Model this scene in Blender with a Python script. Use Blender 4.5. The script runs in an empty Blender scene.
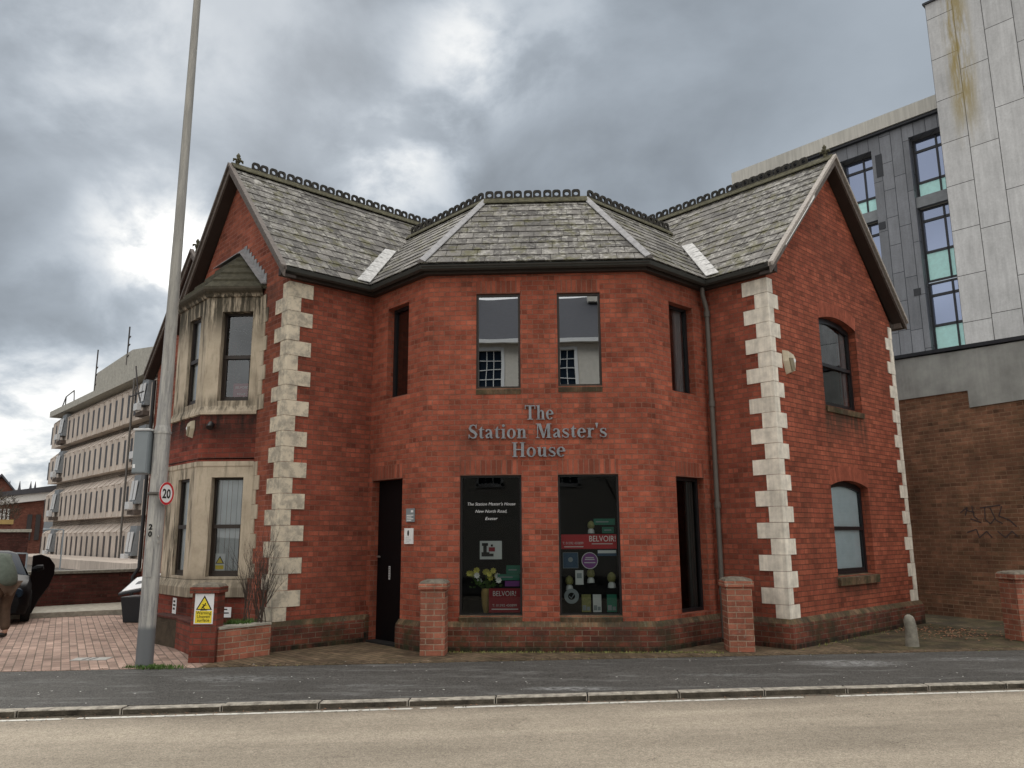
import bpy, bmesh, math, random
from math import sin, cos, pi, radians as rad, sqrt
from mathutils import Vector as V, Matrix
from mathutils.geometry import tessellate_polygon
random.seed(7)
S=sqrt(.5)
scene=bpy.context.scene
col=scene.collection
# ------------------------------------------------------------------ camera
cam=bpy.data.cameras.new('camera'); co=bpy.data.objects.new('camera',cam); col.objects.link(co); scene.camera=co
F,PIT,ROL,YAW=780.3,0.191382,0.005851,0.044941
Y=Matrix(((cos(YAW),sin(YAW),0),(-sin(YAW),cos(YAW),0),(0,0,1)))
P=Matrix(((1,0,0),(0,-sin(PIT),cos(PIT)),(0,cos(PIT),sin(PIT))))
R=Matrix(((cos(ROL),-sin(ROL),0),(sin(ROL),cos(ROL),0),(0,0,1)))
M=R@P@Y
m=Matrix((M[0],M[1],-M[2])).transposed()
co.matrix_world=Matrix.Translation((0,0,1.6))@m.to_4x4()
cam.sensor_width=36; cam.lens=36*F/1024; cam.clip_end=5000; cam.clip_start=.05
def cdir(x,y):
    d=M.transposed()@V(((x-512)/F,-(y-384)/F,1)); return d.normalized()
# ------------------------------------------------------------------ world: overcast sky
SUN_AZ,SUN_EL=rad(-24),rad(38)
w=bpy.data.worlds.new('World'); scene.world=w; w.use_nodes=True
nt=w.node_tree; N=nt.nodes; L=nt.links; N.clear()
class G:
    """tiny node helper"""
    def __init__(s,nt): s.nt=nt
    def n(s,t,**k):
        o=s.nt.nodes.new(t)
        for a,b in k.items(): setattr(o,a,b)
        return o
    def put(s,sock,v):
        if v is None: return
        if isinstance(v,bpy.types.NodeSocket): s.nt.links.new(v,sock)
        else:
            if hasattr(sock.default_value,'__len__') and not hasattr(v,'__len__'): v=(v,)*len(sock.default_value)
            if hasattr(v,'__len__') and len(sock.default_value)==4 and len(v)==3: v=tuple(v)+(1,)
            sock.default_value=v
    def m(s,op,a,b=None,c=None,clamp=False):
        o=s.n('ShaderNodeMath',operation=op,use_clamp=clamp); s.put(o.inputs[0],a); s.put(o.inputs[1],b)
        if c is not None: s.put(o.inputs[2],c)
        return o.outputs[0]
    def vm(s,op,a,b=None):
        o=s.n('ShaderNodeVectorMath',operation=op); s.put(o.inputs[0],a); s.put(o.inputs[1],b)
        return o.outputs['Value'] if op in('DOT_PRODUCT','LENGTH') else o.outputs[0]
    def mr(s,v,a,b,c=0,d=1,smooth=True):
        o=s.n('ShaderNodeMapRange',interpolation_type='SMOOTHSTEP' if smooth else 'LINEAR'); s.put(o.inputs[0],v)
        for i,q in zip((1,2,3,4),(a,b,c,d)): s.put(o.inputs[i],q)
        return o.outputs[0]
    def mix(s,f,a,b,mode='MIX'):
        o=s.n('ShaderNodeMix',data_type='RGBA',blend_type=mode); s.put(o.inputs[0],f); s.put(o.inputs[6],a); s.put(o.inputs[7],b); return o.outputs[2]
    def noise(s,vec,scale,detail=4,rough=.55,dist=0,color=False):
        o=s.n('ShaderNodeTexNoise'); s.put(o.inputs['Vector'],vec); s.put(o.inputs['Scale'],scale); s.put(o.inputs['Detail'],detail); s.put(o.inputs['Roughness'],rough); s.put(o.inputs['Distortion'],dist)
        return o.outputs[1 if color else 0]
    def mapping(s,vec,loc=(0,0,0),rot=(0,0,0),sc=(1,1,1)):
        o=s.n('ShaderNodeMapping'); s.put(o.inputs[0],vec); o.inputs[1].default_value=loc; o.inputs[2].default_value=rot; o.inputs[3].default_value=sc; return o.outputs[0]
    def sep(s,v):
        o=s.n('ShaderNodeSeparateXYZ'); s.put(o.inputs[0],v); return o.outputs
    def comb(s,x,y,z=0):
        o=s.n('ShaderNodeCombineXYZ'); s.put(o.inputs[0],x); s.put(o.inputs[1],y); s.put(o.inputs[2],z); return o.outputs[0]
g=G(nt)
sky=g.n('ShaderNodeTexSky',sky_type='NISHITA',sun_disc=False,sun_elevation=SUN_EL,sun_rotation=SUN_AZ%(2*pi))
tc=g.n('ShaderNodeTexCoord').outputs['Generated']
dirn=g.vm('NORMALIZE',tc); sx,sy,sz=g.sep(dirn)
zz=g.m('ADD',g.m('MAXIMUM',sz,0.0),.55)
pl=g.comb(g.m('DIVIDE',sx,zz),g.m('DIVIDE',sy,zz),0)
n1=g.noise(pl,3.6,8,.54,.25); n2=g.noise(g.mapping(pl,(3.3,1.7,0)),1.3,4,.5,.1)
cl=g.m('ADD',g.m('MULTIPLY',n1,.6),g.m('MULTIPLY',n2,.4))
val=g.mr(cl,.34,.66,.185,.39)
# thinner, brighter gaps in the cloud
for (px,py,wd,amp) in ((440,50,6,.15),(470,85,6,.12),(410,175,6,.26),(370,150,6,.12),(183,262,5,.42),(160,225,6,.20),(120,300,8,.14),(10,500,12,.38),(40,445,8,.18),(60,15,9,.14),(250,15,9,.10),(150,120,9,.06),(520,15,8,.14)):
    d=cdir(px,py); dd=g.vm('DOT_PRODUCT',dirn,tuple(d))
    q=g.mr(dd,cos(rad(wd)),1.0,0,amp)
    nn=g.mr(g.noise(pl,5.5,8,.58,.2),.36,.62,.25,1.35)
    val=g.m('ADD',val,g.m('MULTIPLY',q,nn))
# smoother, paler cloud to the right
rt=g.mr(sx,.05,.45,0,1)
val=g.m('ADD',g.m('MULTIPLY',val,g.m('SUBTRACT',1,g.m('MULTIPLY',rt,.75))),g.m('MULTIPLY',rt,g.m('MULTIPLY',g.mr(n2,.3,.7,.30,.42),.75)))
warm=g.mr(val,.3,.9,0,1)
cc=g.mix(warm,(.83,.94,1.06),(1.0,1.0,.98))
cc=g.mix(g.mr(sz,.6,.85),cc,(1.03,1.0,.95)); cc=g.mix(g.mr(sy,0,-.4),cc,(1.03,1.0,.95))
cloud=g.mix(1.0,cc,g.comb(val,val,val),'MULTIPLY')
# cloud overhead and behind the viewer, out of view, brightened to light the scene
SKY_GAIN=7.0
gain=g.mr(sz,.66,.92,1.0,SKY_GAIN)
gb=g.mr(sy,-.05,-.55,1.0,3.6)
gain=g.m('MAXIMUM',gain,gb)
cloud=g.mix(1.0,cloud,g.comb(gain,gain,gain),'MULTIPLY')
b1=g.n('ShaderNodeBackground'); b1.inputs[1].default_value=.06; L.new(sky.outputs[0],b1.inputs[0])
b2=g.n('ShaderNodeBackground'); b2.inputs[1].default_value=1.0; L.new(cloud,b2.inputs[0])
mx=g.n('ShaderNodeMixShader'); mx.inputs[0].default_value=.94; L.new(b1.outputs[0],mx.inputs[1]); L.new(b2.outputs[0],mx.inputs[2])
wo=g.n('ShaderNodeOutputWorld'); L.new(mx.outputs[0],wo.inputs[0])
sl=bpy.data.lights.new('sun','SUN'); sl.energy=1.1; sl.angle=rad(28); sl.color=(1,.95,.88)
so=bpy.data.objects.new('sun',sl); col.objects.link(so)
sd=V((sin(SUN_AZ)*cos(SUN_EL),cos(SUN_AZ)*cos(SUN_EL),sin(SUN_EL))); so.rotation_euler=sd.to_track_quat('Z','Y').to_euler(); so.location=(0,0,30)
vs=scene.view_settings; vs.view_transform='Standard'; vs.look='None'; vs.exposure=0.36; vs.gamma=1
# ------------------------------------------------------------------ materials
MT={}
def base(name,rough=.8,spec=.3,metal=0):
    mt=bpy.data.materials.new(name); mt.use_nodes=True; g=G(mt.node_tree)
    b=mt.node_tree.nodes['Principled BSDF']; b.inputs['Roughness'].default_value=rough; b.inputs['Specular IOR Level'].default_value=spec; b.inputs['Metallic'].default_value=metal
    MT[name]=mt; return mt,g,b
def bump(g,b,h,dist=.005,strength=1.0,prev=None):
    o=g.n('ShaderNodeBump'); o.inputs['Strength'].default_value=strength; o.inputs['Distance'].default_value=dist; g.put(o.inputs['Height'],h)
    if prev: g.put(o.inputs['Normal'],prev)
    g.nt.links.new(o.outputs[0],b.inputs['Normal']); return o.outputs[0]
def plain(name,c,rough=.6,spec=.3,metal=0,var=.12,scale=6,bmp=0,tint=False,streak=0):
    mt,g,b=base(name,rough,spec,metal)
    pos=g.n('ShaderNodeNewGeometry').outputs['Position']
    n=g.noise(pos,scale,6,.6); k=g.mr(n,.3,.7,1-var,1+var,False)
    if streak:
        n3=g.noise(g.mapping(pos,sc=(14,14,.7)),1,4); k=g.m('MULTIPLY',k,g.mr(n3,.35,.7,1-streak,1+streak*.4))
    if tint:
        a=g.n('ShaderNodeAttribute',attribute_name='tint').outputs['Fac']; k=g.m('MULTIPLY',k,a)
    cc=g.mix(1,c,g.comb(k,k,k),'MULTIPLY'); g.put(b.inputs['Base Color'],cc)
    if bmp: bump(g,b,g.noise(pos,scale*8,5),bmp)
    return mt
def brick(name,c1,c2,mortar,bw=.225,rh=.0765,ms=.008,moss=0,stains=(),swap=False,dirt=.25,offset=.5,patch=.0,rot=0,bd=.010,pale=.0,soot=.42):
    mt,g,b=base(name,.88,.2)
    uv=g.n('ShaderNodeUVMap',uv_map='UVMap').outputs[0]
    pos=g.n('ShaderNodeNewGeometry').outputs['Position']
    uvw=g.mapping(uv,rot=(0,0,rot+(pi/2 if swap else 0)))
    wob=g.vm('SCALE',g.noise(pos,5,2,color=True),None)
    wob.node.inputs['Scale'].default_value=.006
    uvw2=g.vm('ADD',uvw,wob)
    t=g.n('ShaderNodeTexBrick',offset=offset); g.put(t.inputs['Vector'],uvw2)
    t.inputs['Scale'].default_value=1; t.inputs['Brick Width'].default_value=bw; t.inputs['Row Height'].default_value=rh
    t.inputs['Mortar Size'].default_value=ms; t.inputs['Mortar Smooth'].default_value=.25; t.inputs['Bias'].default_value=-.05
    t.inputs['Color1'].default_value=(*c1,1); t.inputs['Color2'].default_value=(*c2,1); t.inputs['Mortar'].default_value=(*mortar,1)
    c=t.outputs['Color']
    U,Vv,_w=g.sep(uvw2); row=g.m('FLOOR',g.m('DIVIDE',Vv,rh)); sh=g.m('MULTIPLY',g.m('PINGPONG',row,1.0),offset)
    colu=g.m('FLOOR',g.m('ADD',g.m('DIVIDE',U,bw),sh)); wn=g.n('ShaderNodeTexWhiteNoise',noise_dimensions='2D'); g.put(wn.inputs['Vector'],g.comb(colu,row))
    rn=wn.outputs['Value']; kb=g.m('MULTIPLY',g.mr(rn,0,.16,.72,1.0),g.mr(rn,.80,1.0,1.0,1.18)); kb=g.m('MULTIPLY',kb,g.mr(rn,.2,.7,.9,1.06,False))
    kb=g.m('ADD',g.m('MULTIPLY',kb,g.m('SUBTRACT',1,t.outputs['Fac'])),t.outputs['Fac']); c=g.mix(1,c,g.comb(kb,kb,kb),'MULTIPLY')
    big=g.noise(pos,.8,5,.6); mid=g.noise(pos,6,6,.65); fine=g.noise(pos,60,4,.6)
    k=g.m('MULTIPLY',g.mr(big,.3,.7,1-dirt,1+dirt*.5,False),g.mr(mid,.3,.7,.82,1.16,False)); k=g.m('MULTIPLY',k,g.mr(fine,.3,.7,.86,1.12,False))
    c=g.mix(1,c,g.comb(k,k,k),'MULTIPLY')
    so=g.m('MULTIPLY',g.mr(g.noise(g.mapping(pos,(9,3,1),sc=(2.6,2.6,.8)),1,7,.7),.50,.72),soot)
    c=g.mix(so,c,(.07,.035,.025))
    if pale:
        pm=g.m('MULTIPLY',g.mr(g.noise(pos,7,7,.75),.56,.72),pale); c=g.mix(pm,c,(.5,.45,.4))
    u,v,_=g.sep(uv)
    for (u0,u1,v0,v1,st,sc_) in stains:
        f=g.m('MULTIPLY',g.mr(u,u0-.12,u0+.12),g.mr(u,u1+.12,u1-.12)); f=g.m('MULTIPLY',f,g.m('MULTIPLY',g.mr(v,v0,v0+(v1-v0)*.8),g.mr(v,v1+.03,v1-.02)))
        sn=g.noise(g.mapping(pos,sc=(9,9,1.6)),1,6,.65); f=g.m('MULTIPLY',f,g.mr(sn,.32,.6,.25,1)); f=g.m('MULTIPLY',f,st,clamp=True)
        c=g.mix(f,c,sc_)
    if moss:
        mm=g.m('MULTIPLY',g.mr(g.noise(pos,3.5,7,.7),.42,.66),moss,clamp=True); c=g.mix(mm,c,(.045,.05,.022))
        dk=g.m('MULTIPLY',g.mr(g.noise(g.mapping(pos,(4,2,1)),2.2,6,.7),.4,.65),moss*.8,clamp=True); c=g.mix(dk,c,(.03,.024,.02))
    g.put(b.inputs['Base Color'],c)
    h=g.m('ADD',g.m('ADD',g.m('SUBTRACT',1,t.outputs['Fac']),g.m('MULTIPLY',rn,.35)),g.m('MULTIPLY',g.noise(pos,45,5,.6),.7))
    bump(g,b,h,bd)
    return mt
BR1,BR2,MO=(.31,.085,.052),(.22,.055,.036),(.25,.11,.08)
brick('brick_bay',(.37,.104,.062),(.265,.068,.042),(.28,.125,.088),ms=.008,bw=.168)
brick('brick_soldier',(.34,.096,.058),(.25,.068,.043),(.27,.12,.085),ms=.010,bw=.225,rh=.0765,swap=True,offset=0)
brick('brick_side',(.31,.086,.053),(.22,.058,.038),(.21,.09,.063),bw=.168)
brick('brick_gable_right',(.33,.094,.054),(.25,.066,.040),(.14,.058,.04),ms=.006,bw=.19,
      stains=[(1.6,3.1,2.95,3.66,.85,(.06,.04,.028)),(1.6,1.75,2.6,3.4,.6,(.05,.035,.025)),(2.95,3.1,2.6,3.4,.6,(.05,.035,.025)),(1.5,3.1,.45,.93,.8,(.05,.035,.025))])
brick('brick_gable_left',(.32,.10,.06),(.22,.063,.04),(.30,.13,.10),
      stains=[(.3,4,5.0,5.6,.5,(.05,.035,.03))],dirt=.35)
brick('brick_bay_base',(.25,.06,.04),(.16,.04,.028),(.18,.08,.06),stains=[(-9,9,2.95,3.56,.95,(.022,.018,.016))],dirt=.45)
brick('brick_plinth',(.22,.065,.042),(.14,.045,.032),(.22,.15,.11),moss=.7,stains=[(-99,99,-.1,.15,1.0,(.015,.013,.009))],dirt=.4,bd=.010)
brick('plinth_cap',(.20,.125,.075),(.12,.078,.048),(.17,.13,.085),bw=.075,rh=3,moss=.8,dirt=.4,pale=.8,bd=.006)
plain('cap_mortar',(.17,.15,.12),.95,var=.4,scale=14,bmp=.01)
brick('brick_pier',(.41,.155,.10),(.30,.10,.066),(.42,.29,.21),dirt=.35,ms=.008,pale=.5,bd=.01,moss=.12)
brick('brick_pier_dark',(.26,.066,.045),(.19,.05,.035),(.15,.08,.06),dirt=.3,ms=.008,moss=.15)
brick('brick_old',(.27,.135,.082),(.175,.088,.054),(.31,.20,.13),ms=.008,dirt=.5,moss=.25,
      stains=[(1.2,2.2,2.2,3.9,.55,(.05,.03,.02)),(-1,1.9,2.6,3.3,.3,(.08,.04,.025))],rh=.078,bd=.01)
brick('paving_pink',(.40,.285,.235),(.31,.215,.175),(.15,.12,.095),bw=.21,rh=.105,ms=.006,soot=.3,dirt=.3,rot=rad(58),bd=.004,moss=.10)
brick('paving_brown',(.20,.145,.095),(.14,.10,.065),(.06,.05,.032),bw=.21,rh=.105,ms=.008,dirt=.35,rot=rad(45),bd=.006,moss=.35)
brick('paving_moss',(.15,.115,.07),(.10,.08,.048),(.04,.035,.022),bw=.21,rh=.105,ms=.007,dirt=.4,moss=.85)
brick('brick_low_wall',(.10,.034,.027),(.07,.024,.02),(.07,.04,.03),dirt=.45,pale=.12)
brick('brick_far',(.22,.085,.06),(.17,.06,.045),(.22,.12,.09))
# zinc and stone cladding use the brick pattern stood on end
def cladding(name,c1,c2,joint,bw,rh,ms,moss=False,rough=.6,metal=0):
    mt,g,b=base(name,rough,.3,metal)
    uv=g.n('ShaderNodeUVMap',uv_map='UVMap').outputs[0]; pos=g.n('ShaderNodeNewGeometry').outputs['Position']
    t=g.n('ShaderNodeTexBrick',offset=.37,offset_frequency=2,squash=.55,squash_frequency=3); g.put(t.inputs['Vector'],g.mapping(uv,rot=(0,0,pi/2)))
    t.inputs['Scale'].default_value=1; t.inputs['Brick Width'].default_value=bw; t.inputs['Row Height'].default_value=rh; t.inputs['Mortar Size'].default_value=ms; t.inputs['Mortar Smooth'].default_value=0
    t.inputs['Color1'].default_value=(*c1,1); t.inputs['Color2'].default_value=(*c2,1); t.inputs['Mortar'].default_value=(*joint,1)
    k=g.m('MULTIPLY',g.mr(g.noise(pos,.9,6,.65),.3,.7,.85,1.12,False),g.mr(g.noise(g.mapping(pos,sc=(7,7,.7)),1,5,.7),.3,.7,.84,1.1,False))
    k=g.m('MULTIPLY',k,g.mr(g.noise(pos,14,5,.7),.3,.7,.9,1.08,False))
    c=g.mix(1,t.outputs['Color'],g.comb(k,k,k),'MULTIPLY')
    if moss:
        u,v,_=g.sep(uv)
        f=g.m('MULTIPLY',g.mr(u,.35,.75),g.mr(u,1.6,1.0)); f=g.m('MULTIPLY',f,g.mr(v,15.0,18.0))
        f=g.m('MULTIPLY',f,g.mr(g.noise(g.mapping(pos,sc=(4,4,.5)),1,6,.7),.36,.6))
        c=g.mix(g.m('MULTIPLY',f,.9),c,(.30,.23,.07))
    g.put(b.inputs['Base Color'],c); bump(g,b,g.m('SUBTRACT',1,t.outputs['Fac']),.01)
    return mt
cladding('zinc',(.22,.232,.258),(.165,.175,.195),(.045,.05,.06),2.1,.44,.011,rough=.5,metal=.0)
cladding('stone_cladding',(.55,.555,.56),(.48,.485,.49),(.10,.10,.10),3.1,.92,.012,moss=True)
plain('parapet_concrete',(.50,.49,.45),.85,streak=.14,scale=.5)
plain('limestone',(.52,.45,.34),.85,tint=True,var=.15,scale=9,bmp=.004)
plain('limestone_white',(.76,.71,.62),.8,tint=True,var=.22,scale=7,bmp=.006,streak=.15)
def stained_stone():
    mt,g,b=base('bay_stone',.88,.2); pos=g.n('ShaderNodeNewGeometry').outputs['Position']; x,y,z=g.sep(pos)
    n=g.noise(pos,3,7,.65); c=g.mix(g.mr(n,.35,.7),(.52,.45,.35),(.40,.34,.26))
    st=g.noise(g.mapping(pos,sc=(10,10,1.1)),1,7,.7)
    # soot below the cornice, on the sills and in runs down the mullions
    def band(z0,z1): return g.m('MULTIPLY',g.mr(z,z0-.5,z0+.15),g.mr(z,z1+.02,z1))
    f=g.m('MULTIPLY',g.mr(z,4.5,5.3),g.mr(st,.34,.54))
    f=g.m('MAXIMUM',f,g.m('MULTIPLY',g.m('MULTIPLY',g.mr(z,3.5,3.62),g.mr(z,3.9,3.7)),g.mr(st,.38,.6,0,.8)))
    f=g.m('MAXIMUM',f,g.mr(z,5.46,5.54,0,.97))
    f=g.m('MAXIMUM',f,g.m('MULTIPLY',g.m('MULTIPLY',g.mr(z,.55,.65),g.mr(z,1.1,.9)),g.mr(st,.3,.6,.2,.7)))
    f=g.m('MAXIMUM',f,g.m('MULTIPLY',g.mr(g.noise(g.mapping(pos,sc=(6,6,.8)),1,6,.7),.46,.66),g.mr(x,-5.0,-5.9,.45,1.0)))
    c=g.mix(g.m('MULTIPLY',f,.93),c,(.035,.032,.024))
    g.put(b.inputs['Base Color'],c); bump(g,b,g.noise(pos,40,5),.004)
stained_stone()
def weathered_quoin():
    mt,g,b=base('quoin_weathered',.9,.2); pos=g.n('ShaderNodeNewGeometry').outputs['Position']
    n=g.noise(pos,6,8,.7); a=g.n('ShaderNodeAttribute',attribute_name='tint').outputs['Fac']
    c=g.mix(g.mr(n,.42,.62),(.64,.57,.45),(.38,.345,.285)); c=g.mix(g.mr(g.noise(g.mapping(pos,(3,3,3)),12,8,.75),.52,.70,0,.6),c,(.17,.155,.13))
    c=g.mix(1,c,g.comb(a,a,a),'MULTIPLY'); g.put(b.inputs['Base Color'],c); bump(g,b,n,.01)
weathered_quoin()
def slate():
    mt,g,b=base('slate',.78,.22); pos=g.n('ShaderNodeNewGeometry').outputs['Position']
    a=g.n('ShaderNodeAttribute',attribute_name='tint').outputs['Fac']
    c=g.mix(a,(.070,.066,.063),(.20,.19,.178))
    lich=g.m('MULTIPLY',g.mr(g.noise(pos,9,8,.75,.3),.47,.60),g.mr(g.noise(pos,1.1,4,.6),.35,.58,.2,1))
    c=g.mix(g.m('MULTIPLY',lich,.65),c,(.50,.49,.45))
    mo=g.m('MULTIPLY',g.mr(g.noise(g.mapping(pos,(5,1,2)),3,8,.75),.50,.63),.8); c=g.mix(mo,c,(.11,.105,.05))
    dk=g.mr(g.noise(g.mapping(pos,(1,7,2)),14,7,.7),.55,.68,0,.85); c=g.mix(dk,c,(.035,.035,.035))
    g.put(b.inputs['Base Color'],c); bump(g,b,g.noise(pos,30,6,.7),.006)
slate()
plain('moss',(.055,.058,.02),.95,spec=.05,var=.5,scale=14,bmp=.02)
plain('stone_tile',(.075,.07,.048),.9,var=.4,scale=12,bmp=.02)
plain('lead',(.25,.25,.26),.5,spec=.4,var=.3,scale=10)
plain('lead_pale',(.42,.42,.415),.5,spec=.4,var=.4,scale=14)
plain('ridge_tile',(.036,.034,.03),.85,var=.5,scale=18)
plain('ridge_bed',(.085,.08,.05),.9,var=.5,scale=14,bmp=.01)
plain('gutter_black',(.045,.048,.045),.5,spec=.3)
plain('pipe_grey',(.11,.10,.09),.5)
plain('barge',(.12,.10,.088),.6,var=.35,scale=20)
plain('barge_pale',(.33,.30,.27),.6,var=.35,scale=24)
plain('soffit',(.035,.026,.022),.6)
plain('frame_black',(.012,.012,.014),.35,spec=.4)
plain('frame_brown',(.028,.02,.016),.4,spec=.4)
plain('door_black',(.003,.003,.004),.5,spec=.15)
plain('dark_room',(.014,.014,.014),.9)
plain('white_paint',(.78,.78,.76),.5,var=.05)
plain('cream_render',(.66,.62,.54),.8,var=.08)
plain('steel_letters',(.26,.28,.31),.38,spec=.5,metal=.55,var=.25,scale=9)
plain('brass_dull',(.45,.45,.43),.35,metal=.8)
plain('blind',(.66,.68,.70),.8,var=.05)
plain('blind_blue',(.62,.70,.74),.8,var=.05)
plain('curtain',(.45,.44,.42),.9)
plain('red_poster',(.42,.02,.03),.5,var=.05)
plain('poster_dark_red',(.23,.008,.02),.5,var=.05)
plain('purple',(.20,.05,.24),.5,var=.05); plain('green_board',(.02,.16,.11),.5,var=.1)
plain('navy',(.02,.06,.12),.5,var=.1); plain('pale_grey',(.55,.56,.57),.5,var=.05); plain('mid_grey',(.22,.25,.27),.5,var=.05)
plain('yellow',(.82,.66,.05),.5,var=.04); plain('yellow_petal',(.55,.50,.10),.7,var=.3,scale=40); plain('black_ink',(.01,.01,.01),.5)
plain('ochre',(.35,.24,.09),.6); plain('red_ring',(.55,.03,.04),.4,var=.05); plain('sign_white',(.78,.79,.80),.4,var=.04)
plain('olive',(.22,.21,.08),.7,var=.3,scale=40)
plain('alarm_cream',(.58,.52,.40),.5,var=.15); plain('alarm_dark',(.22,.19,.13),.6,var=.2)
plain('bark',(.075,.058,.048),.9,var=.3,scale=30)
plain('leafgreen',(.07,.13,.03),.8,var=.4,scale=30)
plain('drygrass',(.20,.21,.07),.9,var=.4,scale=30)
plain('bollard_stone',(.20,.19,.16),.9,var=.35,scale=14,bmp=.006)
plain('bin_black',(.012,.015,.02),.45,spec=.4)
plain('earth',(.05,.035,.025),.95,bmp=.03)
plain('render_grey',(.30,.315,.305),.85,var=.3,scale=1.6,streak=.06)
plain('dark_render',(.06,.045,.03),.9,var=.4,scale=6,bmp=.01)
plain('coping',(.33,.31,.26),.9,var=.3,scale=10,bmp=.01)
plain('cover_metal',(.30,.29,.27),.6,var=.3,scale=20)
plain('kerb_stone',(.38,.35,.30),.9,var=.55,scale=11,bmp=.02)
plain('far_glass_blue',(.18,.24,.38),.15,spec=.6,var=.35,scale=.6)
plain('turquoise',(.52,.88,.86),.3,var=.08)
plain('panel_grey',(.20,.215,.23),.5)
plain('window_frame_dark',(.03,.033,.04),.4)
plain('concrete_panel',(.55,.48,.42),.9,var=.18,scale=.7,streak=.22)
plain('concrete_cap',(.52,.46,.41),.9,var=.12)
plain('concrete_dark',(.09,.07,.06),.9)
plain('concrete_roof',(.40,.39,.35),.9,var=.2,streak=.2)
plain('slot_dark',(.045,.04,.04),.4)
plain('coat_green',(.095,.115,.095),.9,var=.2,scale=14,bmp=.01); plain('trouser_brown',(.10,.065,.045),.9,var=.2,scale=14,bmp=.01)
plain('skin',(.45,.27,.2),.6); plain('hair',(.09,.07,.05),.7); plain('shoe',(.02,.018,.015),.5)
plain('car_black',(.004,.004,.005),.55,spec=.12,var=.02); plain('car_glass',(.012,.02,.032),.6,spec=.05); plain('tyre',(.012,.012,.012),.9)
plain('graffiti',(.05,.038,.04),.8)
plain('petal_white',(.75,.74,.70),.8); plain('leaf_litter',(.30,.16,.10),.9,var=.3)
plain('opposite_slate',(.07,.07,.08),.7)
plain('distant_tree',(.07,.055,.04),.95,var=.4,scale=3)
def pole_mat():
    mt,g,b=base('galvanised',.55,.4,.15); pos=g.n('ShaderNodeNewGeometry').outputs['Position']; x,y,z=g.sep(pos)
    n=g.noise(g.mapping(pos,sc=(16,16,1.6)),1,7,.75); c=g.mix(g.mr(n,.36,.62),(.47,.46,.43),(.25,.25,.25))
    sc_=g.noise(g.mapping(pos,sc=(30,30,9)),1,6,.8); c=g.mix(g.mr(sc_,.6,.68,0,.8),c,(.12,.10,.08))
    c=g.mix(g.mr(z,.52,.44),c,(.15,.16,.17)); c=g.mix(g.mr(z,3,5,0,.5),c,(.24,.23,.20))
    g.put(b.inputs['Base Color'],c)
pole_mat()
def asphalt(name,c,gran,patches=(),agg=(.5,.45,.38)):
    mt,g,b=base(name,.85,.3); pos=g.n('ShaderNodeNewGeometry').outputs['Position']
    v=g.n('ShaderNodeTexVoronoi'); g.put(v.inputs['Vector'],pos); v.inputs['Scale'].default_value=gran
    cc=g.mix(g.mr(v.outputs['Distance'],.15,.6),agg,c)
    cell=g.sep(v.outputs['Color'])[0]; kk=g.mr(cell,0,1,.55,1.5,False); cc=g.mix(1,cc,g.comb(kk,kk,kk),'MULTIPLY')
    k=g.m('MULTIPLY',g.mr(g.noise(pos,.6,6,.6),.3,.7,.85,1.12,False),g.mr(g.noise(pos,9,5,.7),.3,.7,.86,1.12,False)); cc=g.mix(1,cc,g.comb(k,k,k),'MULTIPLY')
    for (x,y,rx,ry,a) in patches:
        q=g.vm('LENGTH',g.mapping(g.vm('SUBTRACT',pos,(x,y,0)),sc=(1/rx,1/ry,0)))
        f=g.m('MULTIPLY',g.mr(q,1.05,.35),g.mr(g.noise(g.mapping(pos,sc=(1,2.2,1)),9,7,.75),.44,.56)); cc=g.mix(g.m('MULTIPLY',f,a),cc,(.30,.31,.31))
    if patches:
        st=g.mr(g.noise(g.mapping(pos,sc=(.8,3.5,1),rot=(0,0,-.15)),1.2,7,.72),.50,.66,0,.45); cc=g.mix(st,cc,(.20,.20,.195))
        ck=g.n('ShaderNodeTexVoronoi',feature='DISTANCE_TO_EDGE'); g.put(ck.inputs['Vector'],g.vm('ADD',g.mapping(pos,sc=(.5,1,1)),g.noise(pos,3,4,color=True))); ck.inputs['Scale'].default_value=.9
        cr=g.m('MULTIPLY',g.mr(ck.outputs['Distance'],.008,.0),g.mr(g.noise(pos,.8,2),.48,.58)); cc=g.mix(g.m('MULTIPLY',cr,.8),cc,(.018,.017,.015))
    g.put(b.inputs['Base Color'],cc); bump(g,b,g.m('ADD',v.outputs['Distance'],g.noise(pos,gran*.6,4)),.004)
asphalt('pavement_asphalt',(.060,.058,.054),85,[(.2,8.75,.62,.14,.75),(3.75,10.45,.75,.33,.8),(-3.6,9.3,.9,.3,.4),(5.5,10.8,.9,.2,.4),(2.0,9.6,.8,.12,.3),(-1.9,8.9,.8,.1,.35)],agg=(.10,.098,.092))
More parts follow.
